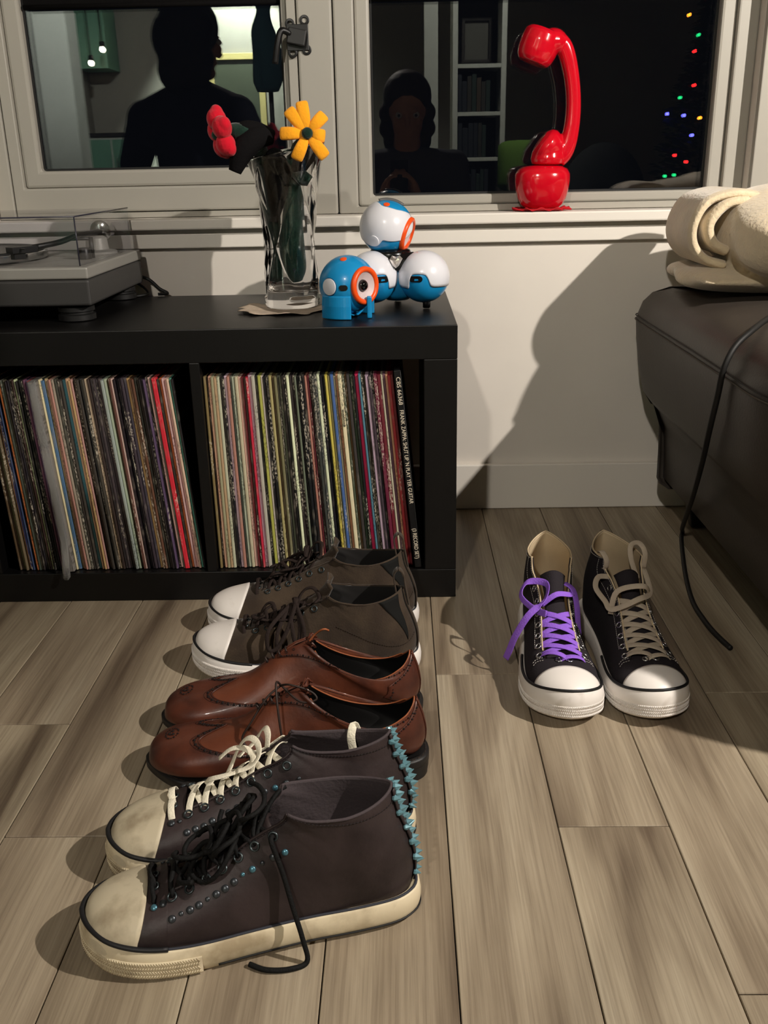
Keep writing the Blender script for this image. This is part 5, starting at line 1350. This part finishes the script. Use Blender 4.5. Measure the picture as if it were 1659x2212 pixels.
        loops = ([L_+V((0.002, 0, -0.02)), L_+V((0.006, 0, 0.006)), L_+V((-0.004, -sd*0.006, 0.018)), L_+V((-0.014, -sd*0.014, 0.010)), L_+V((-0.006, -sd*0.014, -0.010)), L_+V((0.002, -sd*0.006, -0.034))],
                 [L_+V((0.004, 0.0, -0.016)), S.pt(es[6][0], sd*0.6, 0.010), S.pt(es[5][0], 0.0, 0.014), S.pt(es[5][0], -sd*0.8, 0.012), E+V((0.008, -sd*0.014, 0.004)), E+V((-0.010, -sd*0.022, 0.016)), E+V((-0.026, -sd*0.014, 0.024)), E+V((-0.030, sd*0.002, 0.022))],
                 [R_+V((-0.010, 0, 0.004)), R_+V((0.0, 0, 0.010)), R_+V((0.010, sd*0.004, 0.0)), R_+V((0.006, sd*0.004, -0.014)), R_+V((-0.006, sd*0.006, -0.018))],
                 [S.pt(es[6][0], sd*0.8, 0.006), S.pt(es[6][0], 0.2*sd, 0.016), S.pt(es[6][0], -0.5*sd, 0.014), S.pt(es[5][0], -sd*0.95, 0.008)])
        for pts in loops:
            P = smoothpath(pts, 6); MB().tube(P, 1.0, flat=fl, up=[V((0.7, 0, 0.7))]*len(P)).build('lace_loop', m_lace, g)
    return g
canvas_shoe('high_top_shoe', (0.128, -0.070), -90-3.0, -1, 'charcoal canvas high-top with purple laces, standing on the right of the floor', M_lace_p, True)
canvas_shoe('high_top_shoe', (0.210, -0.070), -90+5.5, 1, 'charcoal canvas high-top with beige laces, beside the purple-laced one', M_lace_g, False)
# ================================================================== THE ROOM BEHIND THE CAMERA (seen mirrored in the night-dark panes)
M_white2 = mat('white_lacquer', (214, 212, 204), 0.5)
M_dkwood = mat('dark_wood', (38, 30, 26), 0.6)
tag(box('trim_6', (0.07, -3.66, 0.0005), (0.15, -3.58, ZC-0.001), M_white2, None, 0.003), 'white door post behind the photographer', kind='structure')
tag(box('trim_7', (-1.98, -3.10, 0.0005), (-1.76, -2.92, ZC-0.001), M_white2, None, 0.004), 'white pillar at the kitchen edge', kind='structure')
def bookcase():
    g = empty('bookcase', (0.39, -3.75, 0)); tag(g, 'narrow white bookcase mirrored in the right pane', 'bookcase')
    for x in (-0.155, 0.125): box('side_panel', (x, -0.14, 0.001), (x+0.03, 0.14, 1.62), M_white2, g, 0.002)
    for z in (0.04, 0.40, 0.665, 0.915, 1.17, 1.60): box('shelf', (-0.125, -0.14, z), (0.125, 0.14, z+0.022), M_white2, g, 0.002)
    box('back_panel', (-0.125, -0.14, 0.06), (0.125, -0.13, 1.60), M_dkwood, g, 0)
bookcase()
def shelf_books():
    for j, (z, n) in enumerate(((0.4225, 7), (0.6875, 6), (0.9375, 7))):
        x = 0.27
        for i in range(n):
            t = random.uniform(0.022, 0.034); h = random.uniform(0.16, 0.21); c = random.choice(((52, 48, 42), (40, 52, 46), (70, 56, 44), (34, 36, 44)))
            g = empty('book', (x+t/2, -3.70, z)); m = mat('book_cloth', c, 0.7)
            box('cover', (-t/2, -0.10, 0.0006), (t/2-0.001, 0.06, h), m, g, 0.002); box('page_block', (-t/2+0.003, -0.101, 0.004), (t/2-0.004, 0.05, h+0.0005), mat('pages', (150, 142, 124), 0.9), g, 0)
            tag(g, 'dim book on the %s book shelf of the mirrored bookcase, %s from the left' % (('lower', 'middle', 'upper')[j], ordinal(i+1)), 'book', 'books in the mirrored bookcase'); x += t+0.001
shelf_books()
def framed(name, lo, hi, y, m, m2, label, w=0.05):
    g = empty(name, ((lo[0]+hi[0])/2, y, lo[1])); tag(g, label, 'picture'); hx = (hi[0]-lo[0])/2; H = hi[1]-lo[1]
    ringframe('frame', -hx, hx, 0, H, w, w, w, w, 0.0, 0.03, m, g, 0.004); box('picture_panel', (-hx+w*0.8, 0.002, w*0.8), (hx-w*0.8, 0.012, H-w*0.8), m2, g, 0)
framed('framed_picture', (-1.62, 0.62), (-1.16, 1.52), YF, mat('cream_wood', (196, 178, 120), 0.5), mat('picture_tone', (70, 74, 60), 0.5), 'cream framed picture mirrored at the right of the left pane')
framed('small_picture', (0.30, 1.215), (0.48, 1.46), -3.862, M_dkwood, mat('photo_tone', (86, 82, 76), 0.5), 'small dark framed picture on the top shelf of the mirrored bookcase', 0.02)
def kitchen():
    g = empty('kitchen_unit', (-2.30, -5.70, 0)); tag(g, 'pale green kitchen unit mirrored at the left of the left pane', 'kitchen unit')
    Mt = mat('pale_green_lacquer', (120, 168, 146), 0.4)
    box('carcass', (-0.28, -0.28, 0.001), (0.22, 0.2, 0.90), M_white2, g, 0.003); box('worktop', (-0.29, -0.29, 0.90), (0.23, 0.22, 0.93), M_dkwood, g, 0.003)
    for x in (-0.27, -0.02): 
        d = box('cabinet_door', (x, 0.201, 0.08), (x+0.235, 0.22, 0.88), Mt, g, 0.003); MB().tube([(x+0.03, 0.235, 0.60), (x+0.03, 0.235, 0.75)], 0.005, 8).build('handle', M_chrome, d)
    u = box('wall_cupboard', (-0.28, -0.28, 1.40), (-0.03, 0.06, 2.1), Mt, g, 0.003)
    for k, (x, z) in enumerate(((-0.02, 1.50), (-0.10, 1.41))):
        p = empty('pendant_lamp', (-2.25+x*1.2, -5.35, z)); tag(p, ('upper' if k == 0 else 'lower') + ' of two tiny bright bulbs mirrored in the left pane', 'lamp', 'mirrored kitchen bulbs')
        MB().ball((0, 0, 0), 0.022, 14, 10).build('bulb', mat('lit_bulb', (255, 240, 210), 0.5, emit=(255, 240, 214), estr=55.0), p)
        MB().tube([(0, 0, 0.02), (0, 0, ZC-z-0.001)], 0.004, 6).build('flex', M_black, p)
        MB().lathe([(0.012, 0.016), (0.020, 0.020), (0.020, 0.050), (0.008, 0.056)], 16).build('lamp_holder', M_black, p)
kitchen()
def scarf():
    P = smoothpath([(-1.02, -4.99, 1.86), (-1.01, -4.98, 1.72), (-1.025, -4.98, 1.58), (-1.00, -4.97, 1.40), (-1.01, -4.97, 1.16)], 6); n = len(P)
    R = [interp([(0, 0.05), (0.15, 0.085), (0.32, 0.045), (0.6, 0.085), (0.9, 0.10), (1, 0.07)], i/(n-1))[0] for i in range(n)]
    b = MB(); rings = []
    for i, p in enumerate(P): rings.append([p + V((R[i]*math.cos(a)*(1+0.12*math.sin(5*a)), R[i]*0.55*math.sin(a), 0)) for a in [2*PI*k/24 for k in range(24)]])
    g = empty('coat_stand', (-1.01, -5.0, 0)); tag(g, 'coat stand mirrored beside the window latch', 'coat stand')
    MB().tube([(0, -0.12, 0.02), (0, -0.12, 1.92)], 0.018, 10).tube([(0, -0.12, 1.84), (0, 0.02, 1.885)], 0.010, 8).build('pole', M_dkwood, g)
    MB().lathe([(0.17, 0.001), (0.17, 0.015), (0.05, 0.03)], 28, Matrix.Translation((0, -0.12, 0))).build('base', M_dkwood, g)
    tag(b.loft(rings).build('hanging_scarf', mat('dark_teal_wool', (20, 44, 50), 0.95)), 'dark teal scarf hanging from the mirrored coat stand', 'scarf')
scarf()
def tub_chair():
    g = empty('tub_chair', (1.18, -3.6, 0)); tag(g, 'dark round-backed tub chair mirrored low in the right pane', 'chair'); m = mat('charcoal_cloth', (48, 47, 46), 0.9)
    b = MB(); rings = []
    for k in range(13):
        a = PI*(k/12); x, z = 0.27*math.cos(a), 0.40+0.36*math.sin(a)
        rings.append([(x*s, yy, 0.40+(z-0.40)*s) for s, yy in ((0.02, -0.19), (0.85, -0.17), (1.0, -0.19), (1.03, -0.235), (0.95, -0.28), (0.02, -0.30))])
    b.loft(rings); b.build('backrest', m, g, sub=1)
    MB().loft([[(0.25*math.cos(a)*s, 0.02+0.23*math.sin(a)*s, z) for a in [2*PI*i/28 for i in range(28)]] for s, z in ((0.9, 0.24), (1.0, 0.27), (1.02, 0.38), (0.95, 0.43), (0.6, 0.445))]).build('seat', m, g)
    for sx in (-1, 1):
        for sy in (-1, 1): MB().tube([(sx*0.16, 0.02+sy*0.14, 0.25), (sx*0.19, 0.02+sy*0.17, 0.001)], [0.018, 0.010], 10).build('leg', M_dkwood, g)
tub_chair()
def stool():
    g = empty('side_stool', (0.62, -3.45, 0)); tag(g, 'dark wooden stool mirrored beside the white bookcase', 'stool')
    MB().lathe([(0.15, 0.46), (0.16, 0.465), (0.16, 0.485), (0.15, 0.49)], 32).build('seat', M_dkwood, g)
    for k in range(4):
        a = PI/4+k*PI/2; MB().tube([(0.11*math.cos(a), 0.11*math.sin(a), 0.462), (0.16*math.cos(a), 0.16*math.sin(a), 0.001)], 0.014, 8).build('leg', M_dkwood, g)
    c = MB(); rings = []
    for k in range(13):
        t = -1+2*k/12; s = max(0.12, (1-abs(t)**3)**0.5); rings.append([(0.13*t, 0.055*s*math.sin(a), 0.145+0.14*(0.75+0.25*s)*math.cos(a)) for a in [2*PI*i/24 for i in range(24)]])
    o = c.loft(rings).build('cushion', mat('lime_cloth', (104, 136, 58), 0.95), loc=(0.62, -3.45, 0.4905)); tag(o, 'lime green cushion propped on the mirrored stool', 'cushion')
stool()
def xmas_tree():
    g = empty('christmas_tree', (1.42, -2.62, 0)); tag(g, 'small evergreen tree with coloured fairy lights, mirrored at the right', 'tree')
    MB().tube([(0, 0, 0.02), (0, 0, 1.45)], [0.03, 0.006], 10).build('trunk', M_dkwood, g)
    MB().lathe([(0.12, 0.001), (0.15, 0.005), (0.16, 0.16), (0.13, 0.165)], 24).build('pot', mat('tree_pot', (70, 36, 30), 0.7), g)
    r = random.Random(5); b = MB()
    for i in range(2600):
        z = 0.22+1.25*r.random()**1.2; R = 0.36*(1-(z-0.22)/1.30); a = r.random()*2*PI; d = R*(0.35+0.65*r.random()); p = V((d*math.cos(a), d*math.sin(a), z-0.12*d/0.36))
        o = V((math.cos(a), math.sin(a), 0.15+0.3*r.random())).normalized()*0.05; s = V((-math.sin(a), math.cos(a), 0.2*r.random()))*0.008
        b.add([p-s, p+s, p+o+s*0.2, p+o-s*0.2, p+o*0.5+V((0, 0, 0.012))], [(0, 1, 4), (1, 2, 4), (2, 3, 4), (3, 0, 4)])
    o = b.build('foliage', mat('fir_green', (22, 50, 30), 0.8), g, smooth=False); o['kind'] = 'stuff'
    cols = {'r': ((255, 30, 30), 16), 'b': ((70, 70, 255), 34), 'o': ((255, 130, 30), 20), 'g': ((30, 220, 120), 7)}
    MM = {k: mat('fairy_light', c, 0.3, emit=c, estr=s) for k, (c, s) in cols.items()}
    spots = [(-0.13, 1.29, 'o'), (-0.105, 1.13, 'r'), (-0.20, 0.862, 'b'), (-0.15, 0.849, 'b'), (-0.088, 0.835, 'o'), (-0.186, 0.673, 'r'), (-0.143, 0.643, 'r'), (-0.224, 0.58, 'g'), (-0.19, 0.585, 'g'), (-0.11, 0.98, 'r'), (-0.16, 0.93, 'g'), (-0.09, 1.20, 'g'), (-0.12, 0.76, 'b'),
             (0.10, 0.70, 'r'), (0.16, 0.9, 'o'), (0.05, 1.1, 'b'), (0.2, 0.6, 'g'), (-0.05, 1.38, 'r'), (0.12, 1.2, 'g'), (0.0, 0.5, 'o')]
    for x, z, k in spots:
        R = 0.36*(1-(z-0.22)/1.30)+0.02; y = math.sqrt(max(0.0004, R*R-x*x))
        MB().ball((x, y, z), 0.0075, 10, 8).build('fairy_light', MM[k], g)
xmas_tree()

# ------------------------------------------------------------------ the two people mirrored in the glass
M_skin = mat('skin', (196, 142, 116), 0.55, 0.35)
M_skin2 = mat('skin_pale', (200, 150, 126), 0.55, 0.35)
def head(b, c, f, r=0.098):
    """head with brow, nose, lips, chin and ears; f = facing direction"""
    c = V(c); f = V(f).normalized(); s = V((0, 0, 1)).cross(f).normalized(); u = f.cross(s)
    at = lambda a, l, h: c + f*a*r + s*l*r + u*h*r
    M = Matrix((f, s, u)).transposed()
    b.ball(at(-0.10, 0, 0.20), (r*0.98, r*0.80, r*0.92), 24, 16, M=M); b.ball(at(0.12, 0, -0.40), (r*0.72, r*0.62, r*0.80), 20, 14, M=M)
    b.ball(at(0.56, 0, -0.95), (r*0.24, r*0.30, r*0.22), M=M)                       # chin
    b.capsule(at(0.84, 0, 0.06), at(1.00, 0, -0.32), r*0.09, r*0.13)                # nose
    b.capsule(at(0.80, 0.30, 0.16), at(0.86, -0.30, 0.16), r*0.10, r*0.10)          # brow
    b.capsule(at(0.74, 0.17, -0.64), at(0.74, -0.17, -0.64), r*0.085, r*0.085)      # lips
    for k in (1, -1):
        b.ball(at(-0.08, 0.82*k, -0.10), (r*0.22, r*0.09, r*0.32), M=M)             # ears
        b.ball(at(0.66, 0.42*k, -0.24), (r*0.24, r*0.20, r*0.22), M=M)              # cheeks
    return at
def eyes(at, parent, r=0.098):
    for k in (1, -1):
        e = MB().ball(at(0.80, 0.34*k, 0.0), r*0.13, 14, 10).build('eye', mat('eyeball', (220, 214, 206), 0.3), parent)
        MB().ball(at(0.90, 0.34*k, 0.0), r*0.062, 10, 8).build('iris', mat('iris_brown', (40, 28, 20), 0.3), e)
def hand(b, wrist, dir_, pal, side, curl=0.5, sc=1.0):
    """palm plus five bent fingers; dir_ along the hand, pal = palm normal"""
    w_ = V(wrist); d = V(dir_).normalized(); p = V(pal); p = (p-d*p.dot(d)).normalized(); s = d.cross(p)*side
    b.capsule(w_ + d*0.02*sc + s*0.016*sc, w_ + d*0.075*sc + s*0.026*sc, 0.018*sc, 0.014*sc); b.capsule(w_ + d*0.02*sc - s*0.012*sc, w_ + d*0.075*sc - s*0.026*sc, 0.018*sc, 0.013*sc); b.capsule(w_ + d*0.03*sc, w_ + d*0.08*sc, 0.017*sc, 0.014*sc)
    for k, (off, L) in enumerate(((0.030, 0.068), (0.010, 0.078), (-0.010, 0.072), (-0.029, 0.056))):
        a = w_ + d*0.086*sc + s*off*sc; dd = d; L *= sc
        for j, (fr, rr) in enumerate(((0.45, 0.0088), (0.32, 0.0080), (0.23, 0.0072))):
            dd = (dd*math.cos(curl*(0.6+0.3*j)) + p*math.sin(curl*(0.6+0.3*j))).normalized(); e = a + dd*L*fr
            b.capsule(a, e, rr*sc, rr*0.94*sc, 10); a = e
    a = w_ + d*0.028*sc + s*0.030*sc; dd = (d*0.6+s*0.7+p*0.3).normalized()
    for fr, rr in ((0.034, 0.0115), (0.028, 0.0095), (0.022, 0.0085)):
        e = a + dd*fr*sc; b.capsule(a, e, rr*sc, rr*0.9*sc, 10); a = e; dd = (dd*0.85 + d*0.35 + p*0.25).normalized()
def person(label, J, face, m_skin, m_shirt, m_trou, m_hair, hairfn, handspec):
    """J: joint positions; body = one fused surface, clothes follow it slightly outside"""
    root = V(J['pelvis']); g = empty('person', (root.x, root.y, 0)); o = V((root.x, root.y, 0)); tag(g, label, 'person')
    q = {k: V(v)-o for k, v in J.items()}
    b = MB(); at = head(b, q['head'], face); b.capsule(q['neck'], q['head']-V((0, 0, 0.06)), 0.056, 0.052)
    def torso(b, e):
        b.capsule(q['pelvis']+V((0, 0, 0.02)), q['waist'], 0.130+e, 0.122+e); b.capsule(q['waist'], q['chest'], 0.122+e, 0.135+e)
        for s in 'lr':
            b.capsule(q['chest'], q['sho_'+s], 0.105+e, 0.060+e); b.capsule(q['neck']-V((0, 0, 0.02)), q['sho_'+s], 0.052+e, 0.056+e); b.capsule(q['pelvis'], q['hip_'+s], 0.115+e, 0.100+e)
        b.capsule(q['chest'], q['neck'], 0.090+e, 0.056+e)
    torso(b, 0)
    for s in 'lr':
        b.capsule(q['sho_'+s], q['elb_'+s], 0.054, 0.042); b.capsule(q['elb_'+s], q['wri_'+s], 0.042, 0.028)
        b.capsule(q['hip_'+s], q['kne_'+s], 0.088, 0.060); b.capsule(q['kne_'+s], q['ank_'+s], 0.058, 0.040); b.capsule(q['ank_'+s], q['toe_'+s], 0.038, 0.028)
        d, p, sd, cu = handspec[s]; hand(b, q['wri_'+s], d, p, sd, cu)
    body = b.build('body', m_skin, g, remesh=0.0050, smoothit=3); eyes(at, body)
    sh = MB(); torso(sh, 0.010)
    for s in 'lr': sh.capsule(q['sho_'+s], q['sho_'+s].lerp(q['elb_'+s], 0.72), 0.068, 0.060)
    sh.build('shirt', m_shirt, g, remesh=0.009, smoothit=4)
    tr = MB()
    for s in 'lr': tr.capsule(q['pelvis'], q['hip_'+s], 0.128, 0.116); tr.capsule(q['hip_'+s], q['kne_'+s], 0.102, 0.074); tr.capsule(q['kne_'+s], q['kne_'+s].lerp(q['ank_'+s], 0.85), 0.072, 0.056)
    tr.build('trousers', m_trou, g, remesh=0.009, smoothit=4)
    h = MB(); hairfn(h, at); h.build('hair', m_hair, g, remesh=0.006, smoothit=3)
    return g, at, o
# seated companion on a low pouf, navy shirt, turned towards the photographer
def hair_bob(h, at):
    for a, l, hh, rr in ((-0.15, 0, 0.42, 0.106), (-0.45, 0, 0.1, 0.098), (-0.45, 0.3, -0.5, 0.07), (-0.45, -0.3, -0.5, 0.07), (-0.15, 0.72, 0.0, 0.05), (-0.15, -0.72, 0.0, 0.05), (-0.2, 0.78, -0.6, 0.055), (-0.2, -0.78, -0.6, 0.055), (-0.3, 0.7, -1.0, 0.055), (-0.3, -0.7, -1.0, 0.055), (-0.1, 0.6, 0.4, 0.06), (-0.1, -0.6, 0.4, 0.06), (-0.5, 0, -0.9, 0.08)): h.ball(at(a, l, hh), rr)
pA = {'pelvis': (-0.80, -1.20, 0.43), 'waist': (-0.80, -1.19, 0.58), 'chest': (-0.80, -1.17, 0.76), 'neck': (-0.79, -1.15, 0.92), 'head': (-0.775, -1.15, 1.06),
      'sho_l': (-0.630, -1.08, 0.825), 'sho_r': (-0.980, -1.24, 0.825), 'elb_l': (-0.54, -1.14, 0.63), 'elb_r': (-1.09, -1.36, 0.62), 'wri_l': (-0.66, -1.34, 0.57), 'wri_r': (-0.94, -1.56, 0.57),
      'hip_l': (-0.72, -1.16, 0.42), 'hip_r': (-0.87, -1.28, 0.42), 'kne_l': (-0.74, -1.60, 0.44), 'kne_r': (-0.96, -1.64, 0.44), 'ank_l': (-0.74, -1.68, 0.07), 'ank_r': (-0.97, -1.72, 0.07), 'toe_l': (-0.73, -1.83, 0.035), 'toe_r': (-0.97, -1.87, 0.035)}
person('seated person in a dark navy shirt, mirrored as a silhouette in the left pane', pA, (0.80, -0.60, -0.02), M_skin, mat('navy_shirt', (20, 24, 44), 0.9), mat('dark_trousers', (26, 26, 30), 0.9), mat('black_hair', (14, 12, 11), 0.6), hair_bob,
       {'l': ((0.3, -0.9, -0.2), (0.1, -0.1, -1), 1, 0.5), 'r': ((0.7, -0.7, -0.1), (0.1, -0.1, -1), -1, 0.5)})
def pouf():
    g = empty('floor_pouf', (-0.80, -1.22, 0)); tag(g, 'round dark pouf the mirrored companion sits on', 'pouf'); m = mat('pouf_cloth', (50, 46, 44), 0.9)
    MB().lathe([(0.20, 0.001), (0.235, 0.02), (0.245, 0.15), (0.235, 0.27), (0.20, 0.285)], 36).build('pouf_body', m, g); MB().lathe([(0.235, 0.262), (0.243, 0.268), (0.235, 0.276)], 36, caps=(False, False)).build('piping', M_black, g)
pouf()
# photographer cross-legged on the floor, grey T-shirt, phone held up in both hands
def hair_long(h, at):
    for a, l, hh, rr in ((-0.25, 0, 0.52, 0.098), (-0.5, 0, 0.1, 0.092), (-0.25, 0.74, -0.1, 0.042), (-0.25, -0.74, -0.1, 0.042), (-0.3, 0.74, -0.7, 0.042), (-0.3, -0.74, -0.7, 0.042), (-0.45, 0.5, -1.2, 0.05), (-0.45, -0.5, -1.2, 0.05), (-0.55, 0, -0.8, 0.07)): h.ball(at(a, l, hh), rr)
pB = {'pelvis': (-0.05, -1.80, 0.14), 'waist': (-0.05, -1.78, 0.30), 'chest': (-0.05, -1.73, 0.52), 'neck': (-0.05, -1.69, 0.69), 'head': (-0.047, -1.655, 0.855),
      'sho_l': (-0.235, -1.71, 0.645), 'sho_r': (0.135, -1.71, 0.645), 'elb_l': (-0.27, -1.60, 0.40), 'elb_r': (0.165, -1.60, 0.42), 'wri_l': (-0.150, -1.455, 0.53), 'wri_r': (-0.010, -1.455, 0.53),
      'hip_l': (-0.14, -1.77, 0.14), 'hip_r': (0.04, -1.77, 0.14), 'kne_l': (-0.42, -1.56, 0.17), 'kne_r': (0.32, -1.56, 0.17), 'ank_l': (-0.02, -1.44, 0.08), 'ank_r': (-0.08, -1.55, 0.08), 'toe_l': (0.10, -1.42, 0.045), 'toe_r': (-0.20, -1.52, 0.045)}
gB, atB, oB = person('photographer in a grey T-shirt sitting cross-legged, mirrored in the right pane', pB, (0.0, 1.0, -0.22), M_skin2, mat('grey_tshirt', (92, 94, 104), 0.9), mat('jeans', (36, 40, 54), 0.9), mat('brown_hair', (54, 42, 34), 0.6), hair_long,
       {'l': ((0.30, 0.42, 0.86), (0.85, 0.40, 0.2), -1, 0.55), 'r': ((-0.30, 0.42, 0.86), (-0.85, 0.40, 0.2), 1, 0.55)})
def smartphone():
    g = empty('smartphone', (-0.083, -1.405, 0.612)); g.rotation_euler = (math.radians(-20), 0, 0); tag(g, 'dark smartphone in the photographer\'s hands', 'phone')
    box('case', (-0.034, -0.004, -0.069), (0.034, 0.003, 0.069), M_black, g, 0.003); box('screen', (-0.031, -0.0048, -0.062), (0.031, -0.0042, 0.062), mat('dim_screen', (30, 32, 36), 0.1), g, 0)
    MB().lathe([(0.005, 0), (0.005, 0.0005)], 16, Matrix.Translation((0.0, 0.0031, 0.058)) @ Matrix.Rotation(-PI/2, 4, 'X')).build('lens', M_gasket, g)
smartphone()
